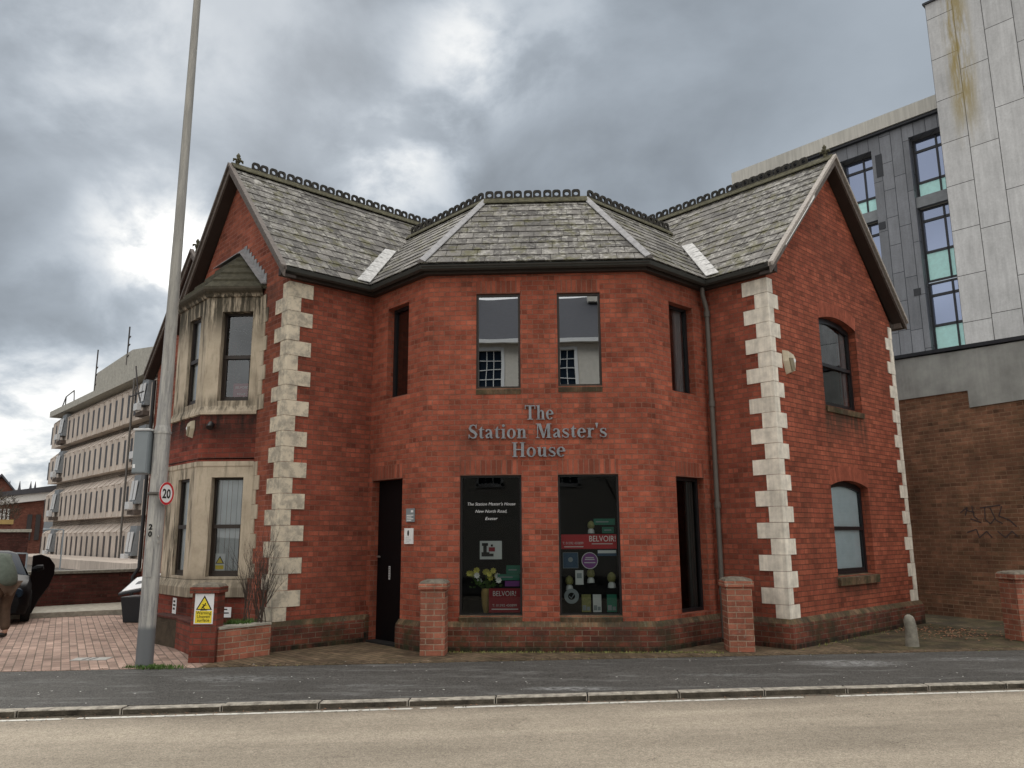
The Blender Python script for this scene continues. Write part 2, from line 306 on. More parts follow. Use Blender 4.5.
def road():
    mt,g,b=base('road_asphalt',.85,.25); pos=g.n('ShaderNodeNewGeometry').outputs['Position']
    v=g.n('ShaderNodeTexVoronoi'); g.put(v.inputs['Vector'],pos); v.inputs['Scale'].default_value=120
    cell=g.sep(v.outputs['Color'])[0]; c=g.mix(g.mr(cell,.0,1.0,0,1,False),(.24,.21,.165),(.46,.40,.32))
    q=g.mapping(pos,rot=(0,0,-.155)); _x,yy,_z=g.sep(q)
    long_=g.noise(g.mapping(q,sc=(.35,2.2,1)),1,6,.65); pat=g.noise(pos,.7,6,.6); fine=g.noise(pos,22,5,.75)
    k=g.m('MULTIPLY',g.mr(long_,.3,.7,.80,1.14,False),g.m('MULTIPLY',g.mr(pat,.3,.7,.86,1.10,False),g.mr(fine,.3,.7,.84,1.12,False)))
    # polished wheel tracks and darker strip between
    tr=g.m('SINE',g.m('MULTIPLY',yy,3.6)); k=g.m('MULTIPLY',k,g.mr(tr,-1,1,.90,1.05))
    c=g.mix(1,c,g.comb(k,k,k),'MULTIPLY')
    # oil spots and a few fine cracks
    sp=g.mr(g.noise(g.mapping(pos,(7,2,0)),3.1,5,.7),.66,.74,0,.5); c=g.mix(sp,c,(.10,.085,.07))
    ck=g.n('ShaderNodeTexVoronoi',feature='DISTANCE_TO_EDGE'); g.put(ck.inputs['Vector'],g.vm('ADD',pos,g.noise(pos,4,4,color=True))); ck.inputs['Scale'].default_value=.8
    cr=g.m('MULTIPLY',g.mr(ck.outputs['Distance'],.006,.0),g.mr(g.noise(pos,.9,2),.52,.60)); c=g.mix(g.m('MULTIPLY',cr,.75),c,(.06,.05,.04))
    # grit and grime along the kerb
    ed=g.m('SUBTRACT',8.36,g.m('SUBTRACT',yy,0)); eg=g.m('MULTIPLY',g.mr(g.m('ABSOLUTE',ed),.55,.05),g.mr(g.noise(pos,7,6,.7),.35,.65)); c=g.mix(g.m('MULTIPLY',eg,.55),c,(.12,.10,.075))
    g.put(b.inputs['Base Color'],c); bump(g,b,g.m('ADD',g.m('MULTIPLY',v.outputs['Distance'],.6),g.noise(pos,60,4)),.006)
road()
asphalt('ground_mat',(.09,.085,.08),12,agg=(.13,.12,.11))
def road_paint():
    mt,g,b=base('road_paint',.8,.2); pos=g.n('ShaderNodeNewGeometry').outputs['Position']
    c=g.mix(g.mr(g.noise(pos,16,7,.75),.5,.62),(.66,.65,.6),(.30,.27,.22)); g.put(b.inputs['Base Color'],c)
road_paint()
def glass(name,refl,tint=(.55,.58,.58),rough=0.0,fk=1.0):
    mt=bpy.data.materials.new(name); mt.use_nodes=True; MT[name]=mt; g=G(mt.node_tree); mt.node_tree.nodes.clear()
    tr=g.n('ShaderNodeBsdfTransparent'); tr.inputs[0].default_value=(*tint,1)
    gl=g.n('ShaderNodeBsdfGlossy'); gl.inputs['Roughness'].default_value=rough; gl.inputs[0].default_value=(.9,.95,1,1)
    fr=g.n('ShaderNodeFresnel'); fr.inputs[0].default_value=1.45
    pos=g.n('ShaderNodeNewGeometry').outputs['Position']
    bp=g.n('ShaderNodeBump'); bp.inputs['Distance'].default_value=.0012; g.put(bp.inputs['Height'],g.noise(pos,1.3,1)); g.nt.links.new(bp.outputs[0],gl.inputs['Normal'])
    f=g.m('ADD',g.m('MULTIPLY',fr.outputs[0],fk),refl,clamp=True)
    mx=g.n('ShaderNodeMixShader'); g.put(mx.inputs[0],f); g.nt.links.new(tr.outputs[0],mx.inputs[1]); g.nt.links.new(gl.outputs[0],mx.inputs[2])
    o=g.n('ShaderNodeOutputMaterial'); g.nt.links.new(mx.outputs[0],o.inputs[0])
glass('glass_mirror',.40,(.35,.37,.38)); glass('glass_shop',.0,(.62,.66,.65),fk=.55); glass('glass_side',.12,(.5,.52,.53)); glass('glass_clear',.03,(.8,.83,.83)); glass('glass_bay',.05,(.75,.77,.77))
# ------------------------------------------------------------------ mesh helpers
def origin_of(o):
    p=V((0,0,0))
    while o: p+=o.location; o=o.parent
    return p
class MB:
    def __init__(s): s.v=[]; s.f=[]; s.uv=[]; s.mi=[]; s.t=[]
    def face(s,pts,uv=None,mi=0,t=1.0):
        i=len(s.v); s.v+= [V(p) for p in pts]; s.f.append(list(range(i,i+len(pts)))); s.uv.append(uv); s.mi.append(mi); s.t.append(t)
    def prism(s,pts,d,mi=0,t=1.0,caps=True):
        """extrude polygon pts by vector d"""
        pts=[V(p) for p in pts]; d=V(d); q=[p+d for p in pts]; n=len(pts)
        if caps: s.face(pts[::-1],mi=mi,t=t); s.face(q,mi=mi,t=t)
        for i in range(n):
            j=(i+1)%n; s.face([pts[i],pts[j],q[j],q[i]],mi=mi,t=t)
    def box(s,o,a,b,c,mi=0,t=1.0):
        """corner o and three edge vectors"""
        o,a,b,c=V(o),V(a),V(b),V(c)
        if a.cross(b).dot(c)<0: a,b=b,a
        s.prism([o,o+a,o+a+b,o+b],c,mi,t)
    def abox(s,x0,x1,y0,y1,z0,z1,mi=0,t=1.0): s.box((x0,y0,z0),(x1-x0,0,0),(0,y1-y0,0),(0,0,z1-z0),mi,t)
    def tube(s,pts,rad_,n=8,mi=0,cap=True,t=1.0):
        pts=[V(p) for p in pts]
        if not hasattr(rad_,'__len__'): rad_=[rad_]*len(pts)
        rings=[]
        for i,p in enumerate(pts):
            d=(pts[min(i+1,len(pts)-1)]-pts[max(i-1,0)]).normalized(); up=V((0,0,1)) if abs(d.z)<.95 else V((1,0,0))
            x=d.cross(up).normalized(); y=x.cross(d).normalized()
            rings.append([p+(x*cos(2*pi*k/n)+y*sin(2*pi*k/n))*rad_[i] for k in range(n)])
        for a,b in zip(rings,rings[1:]):
            for k in range(n): s.face([a[k],b[k],b[(k+1)%n],a[(k+1)%n]],mi=mi,t=t)
        if cap: s.face(rings[0],mi=mi,t=t); s.face(rings[-1][::-1],mi=mi,t=t)
    def sweep(s,path,prof,mi=0,closed=False,uvz=False,mis=None):
        """prof: list of (outward offset, z); path: 2D points; outward is to the right of travel"""
        n=len(path); P2=[V((p[0],p[1])) for p in path]; rows=[]
        acc=0; us=[]
        for i in range(n):
            if i: acc+=(P2[i]-P2[i-1]).length
            us.append(acc)
            a=(P2[i]-P2[i-1]).normalized() if i else None; b=(P2[i+1]-P2[i]).normalized() if i<n-1 else None
            if a is None: a=b
            if b is None: b=a
            na=V((a.y,-a.x)); nb=V((b.y,-b.x)); mm=(na+nb); mm=mm/mm.length; k=1/max(.3,mm.dot(na))
            rows.append([V((P2[i].x+mm.x*k*o,P2[i].y+mm.y*k*o,z)) for o,z in prof])
        for i in range(n-1):
            for j in range(len(prof)-1):
                vv=0
                s.face([rows[i][j],rows[i+1][j],rows[i+1][j+1],rows[i][j+1]],mi=mis[j] if mis else mi,uv=[(us[i],prof[j][1]+prof[j][0]),(us[i+1],prof[j][1]+prof[j][0]),(us[i+1],prof[j+1][1]+prof[j+1][0]),(us[i],prof[j+1][1]+prof[j+1][0])])
        s.face([r for r in rows[0]],mi=mi); s.face([r for r in rows[-1]][::-1],mi=mi)
    def build(s,name,mats,parent=None,smooth=False,label=None,cat=None,group=None,kind=None,bevel=0,world_origin=None):
        if not isinstance(mats,(list,tuple)): mats=[mats]
        if parent is not None: org=origin_of(parent)
        elif world_origin is not None: org=V(world_origin)
        else:
            org=V(((min(v.x for v in s.v)+max(v.x for v in s.v))/2,(min(v.y for v in s.v)+max(v.y for v in s.v))/2,min(v.z for v in s.v)))
        me=bpy.data.meshes.new(name)
        me.from_pydata([v-org for v in s.v],[],s.f)
        for mname in mats: me.materials.append(MT[mname])
        uvl=me.uv_layers.new(name='UVMap'); at=me.attributes.new('tint','FLOAT','FACE')
        li=0
        for k,(f,uv) in enumerate(zip(s.f,s.uv)):
            me.polygons[k].material_index=s.mi[k]; at.data[k].value=s.t[k]
            if uv is None:
                a=V((0,0,0)); p=[s.v[i] for i in f]
                for i in range(len(p)): a+=p[i].cross(p[(i+1)%len(p)])
                a=a.normalized() if a.length>0 else V((0,0,1))
                if abs(a.z)<.8:
                    h=V((-a.y,a.x,0)).normalized(); uv=[(q.dot(h),q.z) for q in p]
                else: uv=[(q.x,q.y) for q in p]
            for c_ in uv: uvl.data[li].uv=c_; li+=1
        if smooth or bevel:
            bm=bmesh.new(); bm.from_mesh(me); bmesh.ops.remove_doubles(bm,verts=bm.verts,dist=1e-5)
            if bevel: bmesh.ops.bevel(bm,geom=[e for e in bm.edges if len(e.link_faces)==2 and e.calc_face_angle(0)>.6],offset=bevel,segments=2,affect='EDGES',profile=.5)
            bmesh.ops.recalc_face_normals(bm,faces=bm.faces); bm.to_mesh(me); bm.free()
        if smooth:
            for p in me.polygons: p.use_smooth=True
            try: me.set_sharp_from_angle(angle=rad(40))
            except Exception: pass
        o=bpy.data.objects.new(name,me); col.objects.link(o)
        if parent is not None: o.parent=parent
        else: o.location=org
        tag(o,label,cat,group,kind); return o
def tag(o,label=None,cat=None,group=None,kind=None):
    for k,v in (('label',label),('category',cat),('group',group),('kind',kind)):
        if v: o[k]=v
def empty(name,loc,label,cat,group=None,parent=None):
    o=bpy.data.objects.new(name,None); col.objects.link(o); o.location=loc; o.empty_display_size=.2
    if parent: o.parent=parent
    tag(o,label,cat,group); return o
def text(name,body,size,origin,xd,yd,mat,parent=None,ext=.0008,shear=0,align='CENTER',font_w=None,width=None,label=None,off=0):
    cu=bpy.data.curves.new('t','FONT'); cu.body=body; cu.size=size; cu.extrude=ext; cu.shear=shear; cu.align_x=align; cu.resolution_u=3; cu.offset=off
    to=bpy.data.objects.new('t',cu); col.objects.link(to); bpy.context.view_layer.update()
    me=bpy.data.meshes.new_from_object(to.evaluated_get(bpy.context.evaluated_depsgraph_get())); bpy.data.objects.remove(to); bpy.data.curves.remove(cu)
    me.name=name; me.materials.clear(); me.materials.append(MT[mat])
    xd,yd=V(xd).normalized(),V(yd).normalized(); zd=xd.cross(yd)
    k=1
    if width:
        xs=[v.co.x for v in me.vertices]; k=width/(max(xs)-min(xs))
    org=origin_of(parent) if parent else V(origin)
    for v in me.vertices:
        c=v.co.copy(); v.co=V(origin)+xd*c.x*k+yd*c.y+zd*c.z-org
    o=bpy.data.objects.new(name,me); col.objects.link(o)
    if parent: o.parent=parent
    else: o.location=org
    if label: o['label']=label
    return o
# ------------------------------------------------------------------ plan of the house
WL=V((-3.956,11.434)); IL=V((-2.87,12.52)); BL=V((-1.80,11.45)); BRc=V((1.49,11.45)); IR=V((2.595,12.555)); WR=V((3.42,11.73))
A=V((S,S)); B=V((-S,S))            # the two wing directions
LEN_L,LEN_R=4.3,4.6
TOP=5.6
def v3(p,z): return V((p.x,p.y,z))
def wall_faces(mb,p0,p1,poly,holes,u0=0,depth=.13,mi=0,reveal_mi=None,n=None):
    """planar wall from p0 to p1 (outside to the right of travel); poly/holes in (s,z)"""
    d=(p1-p0).normalized(); nn=V((d.y,-d.x)) if n is None else n
    loops=[[V((a,b,0)) for a,b in poly]]+[[V((a,b,0)) for a,b in h] for h in holes]
    flat=[q for l in loops for q in l]
    def W(q,dep=0): return V((p0.x+d.x*q[0]-nn.x*dep,p0.y+d.y*q[0]-nn.y*dep,q[1]))
    for tri in tessellate_polygon(loops):
        t=[flat[i] for i in tri]
        ar=(t[1].x-t[0].x)*(t[2].y-t[0].y)-(t[2].x-t[0].x)*(t[1].y-t[0].y)
        if abs(ar)<1e-9: continue
        if ar<0: t=t[::-1]
        mb.face([W((q.x,q.y)) for q in t],uv=[(u0+q.x,q.y) for q in t],mi=mi)
    rm=mi if reveal_mi is None else reveal_mi
    for h in holes:
        for i in range(len(h)):
            a,b=h[i],h[(i+1)%len(h)]
            mb.face([W(a),W(b),W(b,depth),W(a,depth)],uv=[(u0+a[0],a[1]),(u0+b[0],b[1]),(u0+b[0]+depth,b[1]+ (0 if abs(a[0]-b[0])<1e-4 else depth)),(u0+a[0]+depth,a[1]+(0 if abs(a[0]-b[0])<1e-4 else depth))],mi=rm)
def rect(a,b,c,d): return [(a,c),(b,c),(b,d),(a,d)]
def arch(a,b,c,d,rise,n=10):
    h=[(a,c),(b,c)]
    for i in range(n+1):
        t=i/n; h.append((b+(a-b)*t,d+rise*(1-(2*t-1)**2)))
    return h
house=empty('brick_house',(-.2,12.6,0),'two storey red brick corner house with slate roofs, white quoins and a faceted front bay','building')
RJ=.28                           # radius of the rounded brick corners of the bay
def arc_pts(c,d0,d1,r,n=6):
    """round corner c between incoming dir d0 and outgoing d1"""
    ang=math.acos(max(-1,min(1,d0.dot(d1)))); t=r*math.tan(ang/2); a=c-d0*t; b=c+d1*t
    n0=V((d0.y,-d0.x)); ctr=a-n0*r
    # outward right side; corner is convex to the right
    pts=[]
    for i in range(n+1):
        k=i/n*ang; ca,sa=cos(k),sin(k)
        # rotate n0 towards n1 (counter clockwise when turning left)
        x=n0.x*ca-n0.y*sa; y=n0.x*sa+n0.y*ca
        pts.append(ctr+V((x,y))*r)
    return pts,t
DX=V((1,0)); DFL=V((S,-S)); DFR=V((S,S))
pl_,tl=arc_pts(BL,DFL,DX,RJ); pr_,tr_=arc_pts(BRc,DX,DFR,RJ)
LFL=(IL-BL).length; LF=(BRc-BL).length; LFR=(IR-BRc).length
# left wing side wall
mb=MB(); wall_faces(mb,WL,IL,rect(0,(IL-WL).length,0,TOP),[]); mb.build('wall',['brick_side'],house)
# bay facets and rounded corners as one continuous brick wall
mb=MB(); u=0
door_h=rect(LFL-1.42,LFL-.58,.0,2.465)
upl=rect(LFL-1.09,LFL-.50,3.755,5.245)
wall_faces(mb,IL,BL,[(0,0),(LFL-1.42,0),(LFL-1.42,2.465),(LFL-.58,2.465),(LFL-.58,0),(LFL-tl,0),(LFL-tl,TOP),(0,TOP)],[upl],u0=0,depth=.16)
# the door recess
d=(BL-IL).normalized(); nn=V((d.y,-d.x))
def FLp(s_,z,dep=0): q=IL+d*s_-nn*dep; return v3(q,z)
for sa in (LFL-1.42,LFL-.58): mb.face([FLp(sa,0),FLp(sa,2.465),FLp(sa,2.465,.16),FLp(sa,0,.16)])
mb.face([FLp(LFL-1.42,2.465),FLp(LFL-.58,2.465),FLp(LFL-.58,2.465,.16),FLp(LFL-1.42,2.465,.16)])
u=LFL-tl
def arc_wall(pts,u):
    for a,b in zip(pts,pts[1:]):
        l=(b-a).length; mb.face([v3(a,0),v3(b,0),v3(b,TOP),v3(a,TOP)],uv=[(u,0),(u+l,0),(u+l,TOP),(u,TOP)]); u+=l
    return u
u=arc_wall(pl_,u)
X0=BL.x
H=[rect(-1.055-X0,-.385-X0,3.755,5.235),rect(.175-X0,.83-X0,3.775,5.225),rect(-1.285-X0,-.385-X0,.475,2.465),rect(.145-X0,1.025-X0,.475,2.465)]
H=[[(a-tl,b) for a,b in h] for h in H]
wall_faces(mb,pl_[-1],pr_[0],rect(0,LF-tl-tr_,0,TOP),H,u0=u,depth=.09); u+=LF-tl-tr_
u=arc_wall(pr_,u)
HR=[rect(.625-tr_,1.26-tr_,3.77,5.2),rect(.615-tr_,1.34-tr_,.46,2.46)]
wall_faces(mb,pr_[-1],IR,rect(0,LFR-tr_,0,TOP),HR,u0=u,depth=.16)
mb.build('wall',['brick_bay'],house)
mb=MB(); wall_faces(mb,IR,WR,rect(0,(WR-IR).length,0,TOP),[],u0=3.3); mb.build('wall',['brick_side'],house)
# right gable
RIDGE_R=8.2; RIDGE_L=8.15
mb=MB()
AW=[arch(1.64,3.02,3.68,5.16,.11),arch(1.59,2.96,.93,2.36,.10)]
wall_faces(mb,WR,WR+A*LEN_R,[(0,0),(LEN_R,0),(LEN_R,TOP),(LEN_R/2,RIDGE_R-.12),(0,TOP)],AW,depth=.17)
wall_faces(mb,WR+A*LEN_R,WR+A*LEN_R+B*5.5,rect(0,5.5,0,TOP),[])
mb.build('wall',['brick_gable_right'],house)
# left gable
mb=MB(); GL=WL+B*LEN_L
q1,q2=.98,3.42
wall_faces(mb,GL,WL,[(0,0),(LEN_L,0),(LEN_L,TOP),(LEN_L/2,RIDGE_L-.12),(0,TOP)],[rect(LEN_L-q2,LEN_L-q1,.9,2.6),rect(LEN_L-q2,LEN_L-q1,3.65,5.2)],u0=0,depth=.1)
mb.build('wall',['brick_gable_left'],house)
# rear part of the left side: second gable set back one metre, side walls and backs
mb=MB(); G2=GL+A*1.0; E2=G2+B*4.7
wall_faces(mb,G2,GL,rect(0,1.0,0,TOP),[])
wall_faces(mb,E2,G2,[(0,0),(4.7,0),(4.7,TOP),(2.35,7.9),(0,TOP)],[rect(1.5,2.6,3.7,5.1),rect(1.5,2.6,.9,2.5)],depth=.12)
wall_faces(mb,E2+A*5,E2,rect(0,5,0,TOP),[])
wall_faces(mb,E2+A*5+DX*0,E2+A*5,rect(0,.01,0,.01),[])
wall_faces(mb,WR+A*LEN_R+B*5.5,E2+A*5,rect(0,((WR+A*LEN_R+B*5.5)-(E2+A*5)).length,0,TOP),[])
mb.build('wall',['brick_gable_left'],house)
# soldier courses over openings
mb=MB()
def soldier(p0,d,s0,s1,z0,z1,n):
    mb=MB()
    a=p0+d*s0+n*.004; b=p0+d*s1+n*.004; q=[v3(a,z0),v3(b,z0),v3(b,z1),v3(a,z1)]
    mb.face(q,uv=[(0,0),(s1-s0,0),(s1-s0,z1-z0),(0,z1-z0)])
    for i in range(4):
        e0,e1=q[i],q[(i+1)%4]; k=v3(-n*.004,0); mb.face([e0,e0+k,e1+k,e1])
    mb.build('lintel',['brick_soldier'],house)
NF=V((0,-1))
for h in H:
    a,b=min(p[0] for p in h),max(p[0] for p in h); z=max(p[1] for p in h)
    soldier(pl_[-1],DX,a-.0,b+.0,z,z+.225 if z<3 else z+.2,NF)
nFL=V((-S,-S)); nFR=V((S,-S))
soldier(IL,DFL,LFL-1.42,LFL-.58,2.465,2.69,nFL); soldier(pr_[-1],DFR,.615-tr_,1.34-tr_,2.46,2.685,nFR)
# arched soldier rings on the right gable
MT['arch_brick']=plain('arch_brick',(.31,.085,.05),.9,tint=True,var=.2,scale=12)
for (a,b,zs,rise) in ((1.64,3.02,5.16,.11),(1.59,2.96,2.36,.10)):
    mb=MB(); n=18; nR=V((S,-S))
    for i in range(n):
        t0,t1=i/n+.004,(i+1)/n-.004
        def ap(t,h):
            s_=a+(b-a)*t+(t-.5)*h*.35; z=zs+rise*(1-(2*t-1)**2)+h; return v3(WR+A*s_+nR*.004,z)
        mb.face([ap(t0,0),ap(t1,0),ap(t1,.24),ap(t0,.24)],uv=[(0,0),(.2,0),(.2,.06),(0,.06)],t=random.uniform(.8,1.1))
    mb.build('lintel',['arch_brick'],house)
# plinths
def PR(o): return [(o*.0,0),(.085,0),(.085,.30),(.075,.335),(.05,.365),(.02,.40),(-.02,.41)]
PM=[0,0,0,1,1,1,1]
mb=MB(); mb.sweep([GL,GL+(WL-GL)*.09],PR(1),mis=PM); mb.build('plinth',['brick_plinth','plinth_cap'],house)
mb=MB(); mb.sweep([WL+B*.85,WL,IL,IL+DFL*(LFL-1.42)],PR(1),mis=PM); mb.build('plinth',['brick_plinth','plinth_cap'],house)
mb=MB(); path=[IL+DFL*(LFL-.575)]+pl_+pr_+[IR,WR,WR+A*(LEN_R+.06)]
mb.sweep(path,PR(1),mis=PM); mb.build('plinth',['brick_plinth','plinth_cap'],house)
# interior: floors, ceilings and rear liner keep the rooms dark
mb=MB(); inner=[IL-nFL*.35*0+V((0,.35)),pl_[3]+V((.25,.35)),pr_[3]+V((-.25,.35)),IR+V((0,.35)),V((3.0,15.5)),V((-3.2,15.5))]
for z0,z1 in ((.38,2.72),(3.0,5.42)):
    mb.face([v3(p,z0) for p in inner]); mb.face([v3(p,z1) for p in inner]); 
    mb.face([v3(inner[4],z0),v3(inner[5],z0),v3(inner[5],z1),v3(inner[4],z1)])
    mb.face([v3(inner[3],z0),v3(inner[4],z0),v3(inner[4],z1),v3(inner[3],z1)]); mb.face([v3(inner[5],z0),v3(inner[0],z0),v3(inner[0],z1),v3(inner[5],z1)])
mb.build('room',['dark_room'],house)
# ------------------------------------------------------------------ windows
def window(p0,d,n,s0,s1,z0,z1,dep,fw,gmat,fmat='frame_black',rail=None,archr=0,blind=None,bdep=.08,parent=None,sill=None,mull=None):
    parent=parent or house
    def W(s_,z,dp): q=p0+d*s_-n*dp; return v3(q,z)
    def bar(a,b,c,e,dp=dep,th=.06): 
        f.box(W(a,c,dp),v3(d*(b-a),0),(0,0,e-c),v3(-n*th,0))
    f=MB()
    bar(s0,s0+fw,z0,z1); bar(s1-fw,s1,z0,z1); bar(s0+fw,s1-fw,z0,z0+fw); 
    if not archr: bar(s0+fw,s1-fw,z1-fw,z1)
    else:
        nseg=12; pts=[]
        for i in range(nseg+1):
            t=i/nseg; pts.append((s0+(s1-s0)*t,z1-.001+archr*(1-(2*t-1)**2)))
        lo=[(s0+fw+(s1-s0-2*fw)*i/nseg,z1-fw*1.3+archr*.8*(1-(2*i/nseg-1)**2)) for i in range(nseg+1)]
        for i in range(nseg):
            f.prism([W(*lo[i],dep),W(*lo[i+1],dep),W(*pts[i+1],dep),W(*pts[i],dep)],v3(-n*.06,0))
    if rail is not None:
        bar(s0+fw,s1-fw,rail-.03,rail+.03,dep-.015,.05)
        # inner sash stiles of the upper and lower sashes
        i2=fw+.035; bar(s0+fw,s0+i2,z0+fw,rail-.03,dep+.012,.04); bar(s1-i2,s1-fw,z0+fw,rail-.03,dep+.012,.04); bar(s0+i2,s1-i2,z0+fw,z0+fw+.05,dep+.012,.04)
    if mull is not None: bar(mull-.02,mull+.02,z0+fw,z1-fw,dep-.005,.05)
    wo=f.build('window',[fmat],parent)
    q=MB(); gz1=z1-fw*.5
    if archr:
        q.face([W(s0+fw*.6,z0+fw*.6,dep+.03),W(s1-fw*.6,z0+fw*.6,dep+.03)]+[W(s0+fw*.6+(s1-s0-1.2*fw)*(1-i/10),z1-fw*.9+archr*.85*(1-(1-2*i/10)**2),dep+.03) for i in range(11)])
    else: q.face([W(s0+fw*.6,z0+fw*.6,dep+.03),W(s1-fw*.6,z0+fw*.6,dep+.03),W(s1-fw*.6,gz1,dep+.03),W(s0+fw*.6,gz1,dep+.03)])
    q.build('glass',[gmat],wo)
    if blind:
        k=MB(); bm_,mode=blind
        a,b=s0-.05,s1+.05
        if mode=='vertical':
            x=a; i=0
            while x<b-.02:
                w2=.075; kk=.012 if i%2 else -.012
                k.prism([W(x,z0-.05,dep+bdep+kk),W(x+w2,z0-.05,dep+bdep-kk),W(x+w2,z0-.05,dep+bdep-kk+.002),W(x,z0-.05,dep+bdep+kk+.002)],(0,0,z1-z0+.1),t=random.uniform(.85,1.05)); x+=w2+.006; i+=1
        elif mode=='side':
            for i in range(4):
                x=b-.05-.06*i; k.tube([W(x,z0,dep+bdep),W(x,z1+.1,dep+bdep)],.035,8)
        elif mode=='roller':
            k.box(W(a,z0-.02,dep+bdep),v3(d*(b-a),0),(0,0,z1+archr-z0+.1),v3(-n*.004,0))
        k.build('blind' if mode!='side' else 'curtain',[bm_],wo)
    if sill:
        sm,ov,h,out=sill; k=MB(); a,b=s0-ov,s1+ov
        pr=[W(a,z0-.002,dep-.005),W(a,z0-h*.45,-out),W(a,z0-h,-out),W(a,z0-h,-.002+dep*0)]
        pr=[W(a,z0+.012,dep-.003),W(a,z0-.02,-out),W(a,z0-h,-out+.01),W(a,z0-h,.0-.003),W(a,z0-.004,.01),W(a,z0-.004,dep-.003)]
        k.prism(pr,v3(d*(b-a),0)); k.build('sill',[sm],wo)
    return wo
o_=pl_[-1]; x_=lambda x:x-o_.x
window(o_,DX,NF,x_(-1.055),x_(-.385),3.755,5.235,.03,.035,'glass_mirror','frame_brown',sill=('plinth_cap',.0,.09,.015))
window(o_,DX,NF,x_(.175),x_(.83),3.775,5.225,.03,.035,'glass_mirror','frame_brown',sill=('plinth_cap',.0,.09,.015))
wsl=window(o_,DX,NF,x_(-1.285),x_(-.385),.475,2.465,.045,.03,'glass_shop',sill=('plinth_cap',.0,.09,.035))
wsr=window(o_,DX,NF,x_(.145),x_(1.025),.475,2.465,.045,.03,'glass_shop',sill=('plinth_cap',.0,.09,.035))
window(IL,DFL,nFL,LFL-1.09,LFL-.50,3.755,5.245,.12,.05,'glass_side',blind=('blind','side'),bdep=.12)
window(pr_[-1],DFR,nFR,.625-tr_,1.26-tr_,3.77,5.2,.12,.045,'glass_side',blind=('blind','side'),bdep=.12)
window(pr_[-1],DFR,nFR,.615-tr_,1.34-tr_,.46,2.46,.12,.05,'glass_shop',blind=('slot_dark','side'),bdep=.1)
window(WR,A,V((S,-S)),1.64,3.02,3.68,5.16,.13,.055,'glass_side',rail=4.42,archr=.11,blind=('blind','side'),bdep=.1,sill=('plinth_cap',.0,.11,.04))
window(WR,A,V((S,-S)),1.59,2.96,.93,2.36,.13,.055,'glass_clear',rail=1.68,archr=.10,blind=('blind_blue','roller'),bdep=.05,sill=('plinth_cap',.03,.14,.06))
for z0,z1 in ((3.7,5.1),(.9,2.5)): window(E2,(G2-E2).normalized(),nFL,1.5,2.6,z0,z1,.09,.05,'glass_bay',rail=(z0+z1)/2)
# room behind the right gable's upper window
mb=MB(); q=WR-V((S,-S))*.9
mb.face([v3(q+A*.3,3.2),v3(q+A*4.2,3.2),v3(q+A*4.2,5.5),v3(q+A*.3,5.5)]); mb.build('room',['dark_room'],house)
# door
mb=MB()
mb.box(FLp(LFL-1.42,.02,.13),v3(DFL*.84,0),(0,0,2.44),v3(-nFL*.05,0)); dr=mb.build('door',['door_black'],house)
mb=MB(); mb.tube([FLp(LFL-1.34,1.28,.11),FLp(LFL-1.34,1.28,.075),FLp(LFL-1.26,1.28,.07)],.012,8); mb.build('handle',['brass_dull'],dr)
mb=MB(); mb.box(FLp(LFL-1.09,.94,.127),v3(DFL*.045,0),(0,0,.20),v3(-nFL*-.003,0)); mb.build('notice',['pale_grey'],dr)
mb=MB()
for i in range(7): mb.box(FLp(LFL-1.08,.96+i*.025,.1225),v3(DFL*.026,0),(0,0,.012),v3(nFL*.0015,0))
mb.build('lettering',['black_ink'],dr)
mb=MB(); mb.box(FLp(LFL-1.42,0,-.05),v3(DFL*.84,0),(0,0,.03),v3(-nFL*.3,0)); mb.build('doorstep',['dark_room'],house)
# ------------------------------------------------------------------ quoins
def quoins(c,d1,n1,d2,n2,z0,z1,nb,l1,l2,mat,e=.014,cham=0,first=0):
    mb=MB(); h=(z1-z0)/nb
    for i in range(nb):
        k=(i+first)%2; a=l1[k]+random.uniform(-.008,.008); b=l2[1-k]+random.uniform(-.008,.008); za=z0+i*h+.004; ee=e+random.uniform(-.003,.003)
        o1=n1*ee; o2=n2*ee
        if cham: cor=[c+d1*cham+o1,c+d2*cham+o2]
        else: cor=[c+o1+o2]
        pts=[c+d1*a-n1*.03,c+d1*a+o1]+cor+[c+d2*b+o2,c+d2*b-n2*.03]
        mb.prism([v3(p,za) for p in pts],(0,0,h-.006),t=random.uniform(.92,1.05))
    return mb.build('quoin',[mat],house)
nSL=V((S,-S)); nGL=V((-S,-S)); nGR=V((S,-S)); nSR=V((-S,-S))
quoins(WL,B,nGL,A,nSL,.36,5.5,22,(.42,.20),(.40,.19),'quoin_weathered',cham=.006)
quoins(WR,B,nSR,A,nGR,.36,5.5,22,(.42,.21),(.30,.14),'limestone_white',first=1)
cR=WR+A*LEN_R
quoins(cR,-A,nGR,B,A,.36,5.5,22,(.30,.14),(.42,.21),'limestone_white')
